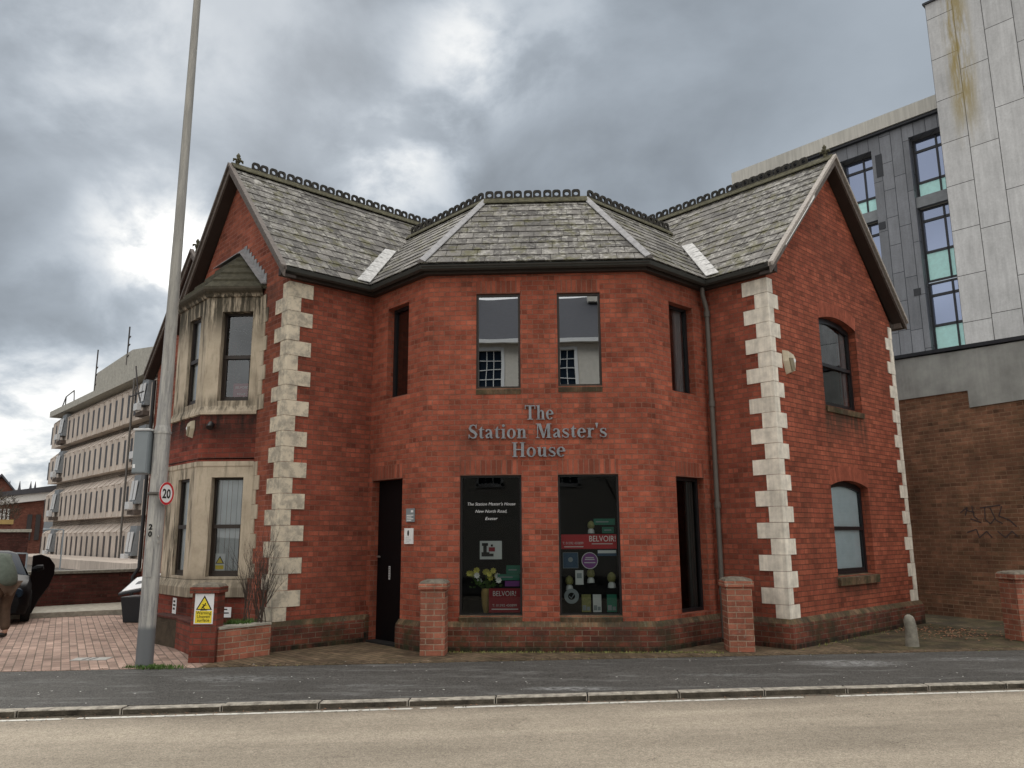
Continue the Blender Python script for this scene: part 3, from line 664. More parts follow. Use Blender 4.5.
# ------------------------------------------------------------------ roofs
def clip(poly,cp):
    out=poly
    n=len(cp)
    for i in range(n):
        a,b=cp[i],cp[(i+1)%n]; inp=out; out=[]
        if not inp: return []
        def side(p): return (b[0]-a[0])*(p[1]-a[1])-(b[1]-a[1])*(p[0]-a[0])
        for j in range(len(inp)):
            p,q=inp[j],inp[(j+1)%len(inp)]; sp,sq=side(p),side(q)
            if sp>=0: out.append(p)
            if sp*sq<0:
                t=sp/(sp-sq); out.append((p[0]+(q[0]-p[0])*t,p[1]+(q[1]-p[1])*t))
    return out
def slates(parent,pts,name='slates',w_=.25,e_=.245,under=True,dark=0,org=None):
    """pts: planar convex polygon, first edge is the eave"""
    pts=[V(p) for p in pts]; o=V(org) if org else pts[0]; eu=(pts[1]-pts[0]).normalized(); nr=(pts[1]-pts[0]).cross(pts[-1]-pts[0]).normalized()
    if nr.z<0: nr=-nr
    ev=nr.cross(eu); 
    if ev.z<0: ev=-ev
    p2=[((p-o).dot(eu),(p-o).dot(ev)) for p in pts]
    ar=sum(p2[i][0]*p2[(i+1)%len(p2)][1]-p2[(i+1)%len(p2)][0]*p2[i][1] for i in range(len(p2)))
    if ar<0: p2c=p2[::-1]
    else: p2c=p2
    umin,umax=min(p[0] for p in p2),max(p[0] for p in p2); vmax=max(p[1] for p in p2)
    mb=MB()
    if under: mb.face([p-nr*.012 for p in (pts if (pts[1]-pts[0]).cross(pts[2]-pts[0]).z>0 else pts[::-1])],t=.0)
    r=0; v=0
    vmin=min(p[1] for p in p2)
    while v<vmin-e_: v+=e_; r+=1
    while v<vmax:
        u=umin-w_*(.5 if r%2 else 1)+random.uniform(-.02,.02)
        while u<umax:
            ww=w_*random.uniform(.93,1.07); dv=random.uniform(-.008,.008)
            rc=clip([(u+.004,v-.02+dv),(u+ww-.004,v-.02+dv),(u+ww-.004,v+e_),(u+.004,v+e_)],p2c)
            u+=ww
            if len(rc)<3: continue
            tl_=random.uniform(-.003,.003); t=min(1,max(0,random.gauss(.42,.30)))
            if random.random()<.03: t=.02
            def lift(p): return .018-(p[1]-v+.02)/e_*.013+tl_*(p[0]-u)/w_
            top=[o+eu*p[0]+ev*p[1]+nr*lift(p) for p in rc]; bot=[q-nr*.012 for q in top]
            fu=[(p[0],p[1]) for p in rc]
            mb.face(top,uv=fu,t=t)
            for i in range(len(rc)):
                j=(i+1)%len(rc); mb.face([bot[i],bot[j],top[j],top[i]],t=t*.6)
        r+=1; v+=e_
    return mb.build(name,['slate'],parent)
EZ=5.66; OV=.20
def roofp(o,a,b,z): return V(((o+a+b).x,(o+a+b).y,z))
roof=MB()
# timber deck of the roof under the slates (gives the roof part itself)
def P3(p,z): return V((p.x,p.y,z))
gBL=V((-1.88,11.21)); gBR=V((1.575,11.21))
def isect(p,d,q,e):
    k=d.x*e.y-d.y*e.x; t=((q.x-p.x)*e.y-(q.y-p.y)*e.x)/k; return p+d*t
gIL=isect(WL+nSL*OV,A,gBL,B); gIR=isect(WR+nSR*OV,B,gBR,A)
mL=WL+B*(LEN_L/2); mR=WR+A*(LEN_R/2)
TL=7.7; TR=7.7
Le0=WL+nSL*OV-A*OV; Le1=WL+nSL*OV+A*TL; Lr0=mL-A*OV; Lr1=mL+A*TL; Lf0=WL+B*LEN_L-nSL*OV-A*OV; Lf1=Lf0+A*TL
Re0=WR+nSR*OV-B*OV; Re1=WR+nSR*OV+B*TR; Rr0=mR-B*OV; Rr1=mR+B*TR; Rf0=WR+A*LEN_R-nSR*OV-B*OV; Rf1=Rf0+B*TR
def under(pts):
    pts=[V(p)-V((0,0,.05)) for p in pts]; roof.face(pts)
zr=7.48; DD=1.94; rBL=gBL+V((DD*math.tan(pi/8),DD)); rBR=gBR+V((-DD*math.tan(pi/8),DD))
KL=(RIDGE_L-EZ)/(LEN_L/2+OV); KR=(RIDGE_R-EZ)/(LEN_R/2+OV)
vL=gIL+B*((zr-EZ)/KL)+A*DD; vR=gIR+A*((zr-EZ)/KR)+B*DD
for q in ([P3(Le0,EZ),P3(Le1,EZ),P3(Lr1,RIDGE_L),P3(Lr0,RIDGE_L)],[P3(Lf0,EZ),P3(Lf1,EZ),P3(Lr1,RIDGE_L),P3(Lr0,RIDGE_L)],
          [P3(Re0,EZ),P3(Re1,EZ),P3(Rr1,RIDGE_R),P3(Rr0,RIDGE_R)],[P3(Rf0,EZ),P3(Rf1,EZ),P3(Rr1,RIDGE_R),P3(Rr0,RIDGE_R)],
          [P3(gBL,EZ),P3(gBR,EZ),P3(rBR,zr),P3(rBL,zr)]): under(q)
ctr=V((-.13,15.6,6.3))
roof.face([P3(vL,zr)-V((0,0,.02)),P3(rBL,zr)-V((0,0,.02)),ctr]); roof.face([P3(rBL,zr)-V((0,0,.02)),P3(rBR,zr)-V((0,0,.02)),ctr]); roof.face([P3(rBR,zr)-V((0,0,.02)),P3(vR,zr)-V((0,0,.02)),ctr])
ro=roof.build('roof',['soffit'],house)
def cutL(p): return p
# wing slopes towards the front: stop at the valley with the bay roof
def onL(p): # point on left wing's front slope above plan position p
    return P3(p,EZ+(p-Le0).dot(B)*KL)
def onR(p): return P3(p,EZ+(p-Re0).dot(A)*KR)
tL=(vL-Lr0).dot(A); tR=(vR-Rr0).dot(B)
slates(ro,[P3(Le0,EZ),P3(gIL,EZ),P3(vL,zr),P3(Lr0+A*tL,RIDGE_L),P3(Lr0,RIDGE_L)],org=P3(Le0,EZ))
slates(ro,[P3(vL,zr),P3(vL+A*3.2,zr),P3(Lr0+A*(tL+3.2),RIDGE_L),P3(Lr0+A*tL,RIDGE_L)])
slates(ro,[P3(gIR,EZ),P3(Re0,EZ),P3(Rr0,RIDGE_R),P3(Rr0+B*tR,RIDGE_R),P3(vR,zr)],org=P3(Re0,EZ))
slates(ro,[P3(vR,zr),P3(vR+B*3.2,zr),P3(Rr0+B*(tR+3.2),RIDGE_R),P3(Rr0+B*tR,RIDGE_R)][::1])
slates(ro,[P3(Lf1,EZ),P3(Lf0,EZ),P3(Lr0,RIDGE_L),P3(Lr1,RIDGE_L)],w_=.5,e_=.5)
slates(ro,[P3(Rf0,EZ),P3(Rf1,EZ),P3(Rr1,RIDGE_R),P3(Rr0,RIDGE_R)],w_=.5,e_=.5)
slates(ro,[P3(gBL,EZ),P3(gBR,EZ),P3(rBR,zr),P3(rBL,zr)])
slates(ro,[P3(gIL,EZ),P3(gBL,EZ),P3(rBL,zr),P3(vL,zr)])
slates(ro,[P3(gBR,EZ),P3(gIR,EZ),P3(vR,zr),P3(rBR,zr)])
# second gable roof at the far left
m2=G2+B*2.35
z2=8.05
for sg,pe in ((1,G2-B*OV-A*OV),(-1,E2+B*OV-A*OV)):
    a=P3(pe,EZ-.05); b=P3(pe+A*5.5,EZ-.05); c_=P3(m2-A*OV+A*5.5,z2); d_=P3(m2-A*OV,z2)
    slates(ro,[a,b,c_,d_] if sg>0 else [b,a,d_,c_],w_=.4,e_=.4)
# hips and valleys in lead
def ribbon(name,p,q,w2,h,mat,steps=0,side=None):
    p,q=V(p),V(q); mb=MB(); d=(q-p).normalized(); sd=d.cross(V((0,0,1))).normalized() if side is None else side
    up=sd.cross(d); up=up if up.z>0 else -up
    if not steps: mb.prism([p-sd*w2,p+up*h*.2-sd*w2*.9,p+up*h,p+up*h*.2+sd*w2*.9,p+sd*w2],(q-p))
    else:
        L_=(q-p).length
        for i in range(steps):
            a=p+d*(L_*i/steps); mb.box(a-sd*w2+up*(h+.014),d*(L_/steps+.04),sd*w2*2,up*.008-d*.0,t=1)
            mb.v[-1]=mb.v[-1]
    return mb.build(name,[mat],ro)
ribbon('hip_flashing',P3(gBL,EZ+.02),P3(rBL,zr+.02),.075,.055,'lead'); ribbon('hip_flashing',P3(gBR,EZ+.02),P3(rBR,zr+.02),.075,.055,'lead')
def valley(p,q,dw,name='valley_flashing'):
    p,q=V(p),V(q); mb=MB(); L_=(q-p).length; d=(q-p).normalized(); n=7
    for i in range(n):
        a=p+d*(L_*i/n)+V((0,0,.035)); e=d*(L_/n+.03)
        mb.prism([a,a+e,a+e+dw+V((0,0,-.012)),a+dw],V((0,0,.01)))
    mb.build(name,['lead_pale'],ro)
dirL=(V((vL.x,vL.y,zr))-V((gIL.x,gIL.y,EZ)))
valley(P3(gIL,EZ+.02),P3(gIL,EZ+.02)+dirL*.62,V((-S*.24,-S*.24,0))+V((0,0,.0)))
dirR=(V((vR.x,vR.y,zr))-V((gIR.x,gIR.y,EZ)))
valley(P3(gIR,EZ+.02),P3(gIR,EZ+.02)+dirR*.62,V((S*.24,-S*.24,0)))
# crested ridge tiles
def cresting(p,q,start=.0,parent=None):
    p,q=V(p),V(q); d=(q-p); Ln=d.length; d.normalize(); sd=V((d.y,-d.x,0)); mb=MB()
    # angular ridge tile
    for sg in (1,-1):
        mb.prism([p+V((0,0,.045)),p+sd*sg*.13+V((0,0,-.085)),p+sd*sg*.13+V((0,0,-.065)),p+V((0,0,.07))],d*Ln,mi=1)
    x=start+.02; i=0
    while x<Ln-.17:
        w2=.155; h=.155; c=p+d*(x+w2/2)+V((0,0,.042))
        outer=[];inner=[]
        n=12
        for k in range(n):
            a=2*pi*k/n+pi/n; ca,sa=cos(a),sin(a)
            f=lambda t,pw: (abs(t)**pw)*(1 if t>=0 else -1)
            outer.append((f(ca,.6)*w2*.5,h*.5+f(sa,.6)*h*.52)); inner.append((ca*w2*.25,h*.5+sa*h*.25))
        th=.032
        def Wp(a,sg): return c+d*a[0]+V((0,0,a[1]))+sd*sg*th*.5
        for k in range(n):
            j=(k+1)%n
            for sg in (1,-1): mb.face([Wp(outer[k],sg),Wp(outer[j],sg),Wp(inner[j],sg),Wp(inner[k],sg)])
            mb.face([Wp(outer[k],1),Wp(outer[j],1),Wp(outer[j],-1),Wp(outer[k],-1)]); mb.face([Wp(inner[k],1),Wp(inner[j],1),Wp(inner[j],-1),Wp(inner[k],-1)])
        x+=.163 if i%2==0 else .185; i+=1
    mb.build('ridge_cresting',['ridge_tile','ridge_bed'],parent or ro)
cresting(P3(Lr0,RIDGE_L+.02),P3(Lr0+A*6.2,RIDGE_L+.02),start=.36); cresting(P3(Rr0,RIDGE_R+.02),P3(Rr0+B*6.0,RIDGE_R+.02),start=.45)
cresting(P3(rBL,zr+.02),P3(rBR,zr+.02)); cresting(P3(rBL,zr+.02),P3(vL,zr+.02)); cresting(P3(rBR,zr+.02),P3(vR,zr+.02))
# finials
def finial(p,fancy=True,k=1.0):
    mb=MB(); p=V(p)
    mb.tube([p,p+V((0,0,.10*k)),p+V((0,0,.12*k)),p+V((0,0,.2*k)),p+V((0,0,.27*k)),p+V((0,0,.34*k))],[.05*k,.03*k,.055*k,.03*k,.05*k,.004],8)
    for sx_ in (-1,1):
        a=p+V((0,0,.14*k)); e=V((S,S,0))*sx_ if fancy else V((-S,S,0))*sx_
        mb.tube([a,a+e*.06*k+V((0,0,.03*k)),a+e*.10*k+V((0,0,.02*k)),a+e*.115*k+V((0,0,-.03*k))],[.02*k,.026*k,.03*k,.012*k],6)
        e2=V((e.y,-e.x,0)); mb.tube([a,a+e2*.06*k+V((0,0,.03*k)),a+e2*.10*k+V((0,0,.02*k)),a+e2*.115*k+V((0,0,-.03*k))],[.02*k,.026*k,.03*k,.012*k],6)
    mb.build('finial',['ridge_bed'],ro,smooth=True)
finial(P3(Lr0+A*.12,RIDGE_L+.03),True,.8); finial(P3(Rr0+B*.14,RIDGE_R+.05),False,.8); finial(P3(m2-A*.1,z2+.02),True,.95)
# bargeboards with soffits
def barge(e0,r0,e1,out,back,ze,zrr,pale):
    for a,b in ((e0,r0),(e1,r0)):
        p,q=P3(a,ze-.02),P3(b,zrr+.02); mb=MB(); o3=V((out.x,out.y,0))
        ext=(p-q).normalized()*.05
        mb.prism([p+ext+V((0,0,.03)),q+V((0,0,.03)),q+V((0,0,-.16)),p+ext+V((0,0,-.13))],o3*.03)
        mb.prism([p+ext+V((0,0,.045))-o3*.02,q+V((0,0,.045))-o3*.02,q+V((0,0,-.02))-o3*.02,p+ext+V((0,0,-.02))-o3*.02],o3*.085,mi=1)
        mb.build('bargeboard',['barge','barge_pale' if pale else 'barge'],house)
        s_=MB(); s_.prism([p+V((0,0,-.12)),q+V((0,0,-.14)),q+V((0,0,-.17)),p+V((0,0,-.15))],-o3*(OV-.005)); s_.build('soffit',['soffit'],house)
barge(Le0,Lr0,Lf0,-A,A,EZ,RIDGE_L,False); barge(Re0,Rr0,Rf0,-B,B,EZ,RIDGE_R,True)
m2r=m2-A*OV; barge(G2-B*OV-A*OV,m2r,E2+B*OV-A*OV,-A,A,EZ-.05,z2,False)
mb=MB(); pp=v3(cR+(-nSR)*.1-B*.17,5.5); mb.box(pp,v3(A*.2,0),v3(B*.3,0),(0,0,.16)); mb.build('soffit',['barge'],house)
# white bird droppings or peeled paint run on right bargeboard
mb=MB(); a=P3(Re0,EZ); b=P3(Rr0,RIDGE_R); 
for t0,t1,wd in ((.12,.5,.022),(.46,.56,.045)):
    p=a+(b-a)*t0-V((B.x,B.y,0))*.115+V((0,0,.0)); q=a+(b-a)*t1-V((B.x,B.y,0))*.115
    mb.prism([p,q,q+V((0,0,wd)),p+V((0,0,wd*.6))],-V((B.x,B.y,0))*.004)
mb.build('flaking_paint',['white_paint'],house)
# gutter and fascia
gp=[Le0+A*.02,WL+nSL*.13+(A*((IL-WL).length-.13)),None]
off=.13
gpath=[WL+nSL*.0-A*OV,IL,BL,BRc,IR,WR-B*OV]
mb=MB(); mb.sweep(gpath,[(.11,5.63),(.12,5.585),(.165,5.565),(.21,5.585),(.23,5.64),(.218,5.64),(.20,5.60),(.165,5.58),(.13,5.595),(.12,5.63)]); mb.build('gutter',['gutter_black'],house)
mb=MB(); mb.sweep(gpath,[(.0,5.535),(.095,5.535),(.10,5.64),(.0,5.66)]); mb.build('fascia',['soffit'],house)
# downpipe
mb=MB(); px=IR+V((0,-.19)); 
mb.tube([P3(px+V((-.03,.0)),5.55),P3(px+V((-.03,0)),5.44),P3(px+V((.035,.06)),5.22),P3(px+V((.04,.07)),5.1),P3(px+V((.04,.07)),.05)],.038,10)
for z in (5.08,3.6,2.0,.7): mb.tube([P3(px+V((.04,.07)),z),P3(px+V((.04,.07)),z+.09)],.05,10)
mb.build('downpipe',['pipe_grey'],house,smooth=True)
# ------------------------------------------------------------------ stone bay window on the left gable
G1=WL+B*.93; A1=G1+V((-.90,0)); A2=A1+B*1.30; G2b=A2+V((0,.90))
mb=MB()
def stone(z0,z1,h1,h2,zb,zt):
    # travel with outside to the right: from gable far point A2.. i.e. left to right = G2b->A2->A1->G1
    wall_faces(mb,G2b,A2,rect(0,.9,z0,z1),[rect(.22,.68,zb,zt)],depth=.16)
    wall_faces(mb,A2,A1,rect(0,1.3,z0,z1),[rect(1.3-.80,1.3-.30,zb,zt)],depth=.07)
    wall_faces(mb,A1,G1,rect(0,.9,z0,z1),[rect(.235,.745,zb,zt)],depth=.18)
stone(.98-.02,2.76,0,0,1.0,2.52); stone(3.62,5.50,0,0,3.74,5.22)
bs=[G2b,A2,A1,G1]
mb.sweep(bs,[(-.05,.69),(.05,.70),(.05,.84),(.0,.95),(-.05,.97)])
mb.sweep(bs,[(-.05,3.50),(.035,3.52),(.035,3.56),(.0,3.66),(-.05,3.67)])
mb.sweep(bs,[(-.02,2.76),(.012,2.77),(.012,2.70),(0,2.68)])
mb.sweep(bs,[(-.03,5.45),(.03,5.47),(.05,5.51),(.10,5.55),(.12,5.58),(.12,5.61),(-.03,5.62)])
# toothed stone against the brick
for z0,z1 in ((.98,2.76),(3.58,5.48)):
    n=int((z1-z0)/.22); h=(z1-z0)/n
    for i in range(n):
        l=.14 if i%2 else .23
        for c_,dd in ((G1,-B),(G2b,B)): mb.box(v3(c_-nGL*.03-dd*.03,z0+i*h),v3(dd*(l+.03),0),v3(nGL*.045,0),(0,0,h-.004))
# sloped stone surround inside the reveals
bay=mb.build('bay_window',['bay_stone'],house)
mb=MB()
def bwall(z0,z1):
    wall_faces(mb,G2b,A2,rect(0,.9,z0,z1),[]); wall_faces(mb,A2,A1,rect(0,1.3,z0,z1),[],u0=.9); wall_faces(mb,A1,G1,rect(0,.9,z0,z1),[],u0=2.2)
bwall(0,.70); mb.build('bay_brickwork',['brick_bay_base'],bay)
mb=MB(); bwall(2.76,3.52); mb.build('bay_brickwork',['brick_bay_base'],bay)
mb=MB()
# stepped stone-tiled roof of the bay with moss
def ring_at(f,z,o=.12):
    """f 0 eave .. 1 wall"""
    r0=[G2b+V((-o,0)),A2+V((-o,-o*.4)),A1+V((-o*.4,-o)),G1+V((0,-o))]
    a0=WL+B*(.93+.9); a1=WL+B*(.93+.636*2+1.3-.9)
    t=[a1,a1,a0,a0]
    r0[0]=WL+B*(.93+.636*2+1.3+.1)+nGL*.0; r0[3]=WL+B*(.93-.1)
    return [r0[i]+(t[i]-r0[i])*f for i in range(4)]
n=5
for i in range(n):
    f0,f1=i/n,(i+1)/n; z0=5.60+.85*f0; z1=5.60+.85*f1
    r0=ring_at(f0*.98,0); r1=ring_at(f1,0)
    for k in range(3): mb.face([v3(r0[k],z0+.03),v3(r0[k+1],z0+.03),v3(r1[k+1],z1-.01),v3(r1[k],z1-.01)],mi=1 if i in(1,2,3) and k==1 else 0); mb.face([v3(r0[k],z0-.02),v3(r0[k+1],z0-.02),v3(r0[k+1],z0+.03),v3(r0[k],z0+.03)])
mb.face([v3(p,5.6) for p in ring_at(0,0)][::-1])
mb.build('bay_roof',['stone_tile','moss'],bay)
mb=MB()
# stepped lead flashing up the brick
a=WL+B*.83; b=WL+B*(.93+.86)
n=9
for i in range(n):
    t=i/n; p=a+(b-a)*t; z=5.66+.80*t
    mb.box(v3(p+nGL*.004,z),v3((b-a)/n*.96,0),v3(nGL*.012,0),(0,0,.19))
    mb.prism([v3(p+nGL*.012,z+.01),v3(p+(b-a)/n+nGL*.012,z+.11),v3(p+(b-a)/n+nGL*.10,z+.08),v3(p+nGL*.10,z-.02)],(0,0,.01))
c_=WL+B*(.93+1.9)
mb.box(v3(b+nGL*.004,6.44),v3(c_-b,0),v3(nGL*.012,0),(0,0,.10)); mb.prism([v3(b+nGL*.01,6.46),v3(c_+nGL*.01,6.46),v3(c_+nGL*.14,6.41),v3(b+nGL*.14,6.41)],(0,0,.01))
mb.build('bay_flashing',['lead'],bay)
for z0,z1 in ((1.0,2.52),(3.74,5.22)):
    up=z0>3; bl=None if up else ('blind','vertical'); r=z0+(z1-z0)*(.5)
    window(A1,DX,NF,.235,.745,z0,z1,.13,.035,'glass_bay' if up else 'glass_clear','frame_brown',rail=r,blind=bl,bdep=.06)
    window(A2,-B,nGL,1.3-.80,1.3-.30,z0,z1,.05,.035,'glass_bay' if up else 'glass_clear','frame_brown',rail=r,blind=('blind','vertical'),bdep=.06)
    window(G2b,V((0,-1)),V((-1,0)),.22,.68,z0,z1,.12,.03,'glass_bay','frame_brown',rail=r)
mb=MB(); mb.prism([v3(p,2.80) for p in (G1,A1,A2,G2b)][::-1],(0,0,.02)); mb.prism([v3(p,.9) for p in (G1,A1,A2,G2b)],(0,0,.02)); 
q=WL+B*2.2+A*.9; mb.box(v3(q-B*1.6,.3),v3(B*3.2,0),(0,0,5.0),v3(A*.05,0)); mb.build('room',['dark_room'],house)
# ------------------------------------------------------------------ ground surfaces
def kl(x): return 8.36+.156*x      # kerb front edge
def bl_(x): return 10.665+.144*x   # back edge of the pavement
mb=MB(); mb.face([(-900,-900,-.34),(900,-900,-.34),(900,1500,-.34),(-900,1500,-.34)]); mb.build('ground',['ground_mat'],kind='structure')
mb=MB(); mb.prism([(-60,kl(-60)+.01,-.3),(-60,kl(-60)-7.2,-.3),(60,kl(60)-7.2,-.3),(60,kl(60)+.01,-.3)],(0,0,.24)); mb.build('road',['road_asphalt'],kind='structure')
mb=MB(); mb.prism([(-60,kl(-60)+.13,-.3),(60,kl(60)+.13,-.3),(60,bl_(60),-.3),(-60,bl_(-60),-.3)],(0,0,.30)); mb.build('pavement',['pavement_asphalt'],kind='structure')
mb=MB(); x=-40
while x<40:
    l=.9+random.uniform(-.05,.05); a=x+.006; b=x+l-.006; h=.0+random.uniform(-.004,.006); dy=random.uniform(-.006,.006)
    mb.prism([(a,kl(a)+dy,-.29),(b,kl(b)+dy,-.29),(b,kl(b)+.128,-.29),(a,kl(a)+.128,-.29)],(0,0,.29+h),t=1); mb.mi[-4:]=[1,1,1,1]; x+=l
plain('kerb_face',(.075,.065,.05),.9,var=.6,scale=7,bmp=.02)
mb.build('kerb',['kerb_stone','kerb_face'],kind='structure',bevel=.01)
mb=MB(); mb.prism([(-60,kl(-60)-7.33,-.3),(-60,kl(-60)-11,-.3),(60,kl(60)-11,-.3),(60,kl(60)-7.33,-.3)],(0,0,.3)); mb.build('opposite_pavement',['pavement_asphalt'],kind='structure')
# pale edge line on the road, worn and broken
mb=MB(); segs=[(-5.6,-4.55),(-4.42,-1.35),(-1.28,-1.12),(-.95,2.6),(2.95,8),(-12,-5.75)]
for a,b in segs:
    n=int((b-a)/.3)+1
    for i in range(n):
        x0=a+(b-a)*i/n; x1=a+(b-a)*(i+1)/n; j=random.uniform(-.006,.006)
        mb.face([(x0,kl(x0)-.15+j,-.056),(x1,kl(x1)-.15,-.056),(x1,kl(x1)-.09,-.056),(x0,kl(x0)-.09+j,-.056)])
mb.build('road_marking',['road_paint'],kind='structure')
# gutter grime strip
plain('grime',(.10,.085,.065),.95,var=.5,scale=9)
mb=MB(); 
for i in range(80):
    x0=-10+i*.25; x1=x0+.25; mb.face([(x0,kl(x0)-.045-random.uniform(0,.02),-.0575),(x1,kl(x1)-.05,-.0575),(x1,kl(x1)+.005,-.0575),(x0,kl(x0)+.005,-.0575)])
mb.build('gutter_channel',['grime'],kind='structure')
# forecourts
def slab(name,pts,mat,z=0): 
    mb=MB(); mb.prism([(p[0],p[1],-.3) for p in pts],(0,0,.3+z)); mb.build(name,[mat],kind='structure')
slab('forecourt',[(-14,bl_(-14)),(-4.4,bl_(-4.4)),(-4.4,13),(-4.4,16.6),(-9.35,16.62),(-10.36,16.04),(-13.5,14.2)],'paving_pink')
slab('paving_strip',[(-4.4,bl_(-4.4)),(4.3,bl_(4.3)),(4.3,13.5),(-4.4,13.5)],'paving_brown')
slab('courtyard',[(4.3,bl_(4.3)),(14,bl_(14)),(14,21),(4.3,21)],'paving_moss')
mb=MB()
x=-13.9
while x<-4.7:
    mb.box((x+.005,bl_(x)-.005,-.1),(.19,.0275,0),(-.013,.1,0),(0,0,.106)); x+=.2
mb.build('edging',['paving_pink'],kind='structure')
mb=MB(); x=-4.3
while x<13:
    mb.box((x+.005,bl_(x)-.005,-.1),(.095,.0137,0),(-.027,.2,0),(0,0,.105+random.uniform(0,.004))); x+=.105
mb.build('edging',['paving_brown'],kind='structure')
# ------------------------------------------------------------------ brick piers
def pier(cx,cy,w_,d_,h,ang,mat,label,cap='cap_mortar'):
    r=empty('brick_pier',(cx,cy,0),label,'brick pier','low brick piers along the pavement')
    e=V((cos(ang),sin(ang))); f=V((-sin(ang),cos(ang))); c=V((cx,cy))
    def pr(o,z0,z1,mat_,nm):
        q=[c-e*(w_/2+o)-f*(d_/2+o),c+e*(w_/2+o)-f*(d_/2+o),c+e*(w_/2+o)+f*(d_/2+o),c-e*(w_/2+o)+f*(d_/2+o)]
        mb=MB(); mb.prism([v3(p,z0) for p in q],(0,0,z1-z0)); 
        if nm=='cap': mb.v[-1]=mb.v[-1]
        return mb.build(nm,[mat_],r,bevel=.006)
    pr(0,0,h-.13,mat,'shaft'); pr(.028,h-.127,h-.05,mat,'oversailing_course')
    # rounded mortar cap
    mb=MB(); rr=[]
    for o,z in ((.02,h-.047),(.0,h-.02),(-.05,h-.003),(-.12,h+.006)):
        rr.append([v3(p,z+random.uniform(-.003,.003)) for p in (c-e*(w_/2+o)-f*(d_/2+o),c-f*(d_/2+o),c+e*(w_/2+o)-f*(d_/2+o),c+e*(w_/2+o),c+e*(w_/2+o)+f*(d_/2+o),c+f*(d_/2+o),c-e*(w_/2+o)+f*(d_/2+o),c-e*(w_/2+o))])
    for a,b in zip(rr,rr[1:]):
        for k in range(8): mb.face([a[k],a[(k+1)%8],b[(k+1)%8],b[k]])
    mb.face(rr[-1]); mb.build('cap',[cap],r)
    return r
pier(-1.60,11.17,.34,.34,1.0,0,'brick_pier','slim free standing brick pier with mortar cap beside the dark doorway')
pier(2.64,11.53,.35,.35,1.0,0,'brick_pier','free standing brick pier in front of the grey downpipe')
pier(7.31,12.70,.62,.36,1.02,rad(9),'brick_pier','wide brick pier cut by the right edge of the photo')
p0=pier(-4.525,10.53,.335,.27,1.0,rad(2),'brick_pier_dark','brick pier carrying the yellow warning sign left of the house')
# planter walls
pw=empty('planter_wall',(-4.2,11,0),'low brick planter wall with pale coping joining the sign pier to the house corner','planter wall')
def wallseg(a,b,th,h,mat,nm='wall',cop=None):
    d=(b-a).normalized(); n=V((d.y,-d.x)); mb=MB(); mb.prism([v3(a,0),v3(b,0),v3(b-n*th,0),v3(a-n*th,0)],(0,0,h)); mb.build(nm,[mat],pw)
    if cop:
        mb=MB(); mb.prism([v3(a+n*.012-d*.0,h+.002),v3(b+n*.012,h+.002),v3(b-n*(th+.01),h+.002),v3(a-n*(th+.01),h+.002)],(0,0,.035)); mb.build('coping',[cop],pw,bevel=.006)
wallseg(V((-4.33,10.45)),V((-3.86,11.09)),.2,.40,'brick_pier','wall','coping')
wallseg(V((-3.862,11.092)),V((-4.02,11.36)),.12,.40,'brick_pier','wall')
wallseg(V((-5.5,11.72)),V((-4.70,10.72)),.2,.40,'brick_pier_dark','wall','brick_low_wall')
wallseg(V((-6.2,12.35)),V((-5.502,11.722)),.2,.40,'dark_render','wall','brick_low_wall')
mb=MB(); mb.prism([(-4.3,10.8,0),(-4.0,11.2,0),(-4.2,11.6,0),(-5.5,12.3,0),(-5.9,12.2,0),(-4.75,10.9,0)],(0,0,.33)); mb.build('soil',['earth'],pw)
# bare shrub
mb=MB(); random.seed(11)
def twig(p,d,l,r,lev):
    pts=[p]; q=p
    for i in range(4):
        d=(d+V((random.uniform(-.18,.18),random.uniform(-.18,.18),random.uniform(-.02,.16)))).normalized(); q=q+d*l/4; pts.append(q)
    mb.tube(pts,[r,r*.85,r*.7,r*.5,r*.3],5,cap=False)
    if lev>0:
        for k in range(3):
            i=random.choice((1,2,3)); twig(pts[i],(d+V((random.uniform(-.6,.6),random.uniform(-.6,.6),random.uniform(.2,.5)))).normalized(),l*.62,r*.5,lev-1)
for i in range(15): twig(V((-4.08+random.uniform(-.18,.16),11.12+random.uniform(-.12,.12),.33)),V((random.uniform(-.34,.34),random.uniform(-.2,.2),1)).normalized(),random.uniform(.45,1.0),.009,3)
mb.build('bare_shrub',['bark'],label='leafless twiggy shrub growing in the brick planter by the house corner',cat='shrub')
def tufts(name,x0,x1,y0,y1,z,n,h,mat,label,cat,wd=.006,fn=None):
    mb=MB()
    for i in range(n):
        x=random.uniform(x0,x1); y=random.uniform(y0,y1)
        if fn and not fn(x,y): continue
        a=random.uniform(0,2*pi); hh=h*random.uniform(.4,1); b=V((cos(a),sin(a),0))*hh*.6; s_=V((-sin(a),cos(a),0))*wd
        p=V((x,y,z)); mb.face([p-s_,p+s_,p+b*.5+s_*.7+V((0,0,hh*.7)),p+b+V((0,0,hh))])
    return mb.build(name,[mat],label=label,cat=cat,kind='stuff')
tufts('grass',-5.35,-4.45,9.83,10.2,0,1500,.05,'leafgreen','green grass tufts round the foot of the lamp post','grass',fn=lambda x,y:((x+4.92)/.44)**2+((y-10.0)/.14)**2<random.uniform(.2,1))
tufts('weeds',-4.42,-4.1,10.85,11.2,.36,500,.14,'leafgreen','green weeds in the brick planter under the bare shrub','weeds',.012)
tufts('moss_tufts',-1.4,2.4,11.27,11.37,0,700,.03,'drygrass','dry moss and weeds along the foot of the bay plinth','moss',.006)
tufts('weeds',3.4,6.5,11.4,14.9,0,2600,.04,'drygrass','short weeds along the foot of the right gable wall','weeds',.006,fn=lambda x,y: abs((x-3.5)-(y-11.65)-.06)<random.uniform(.0,.08))
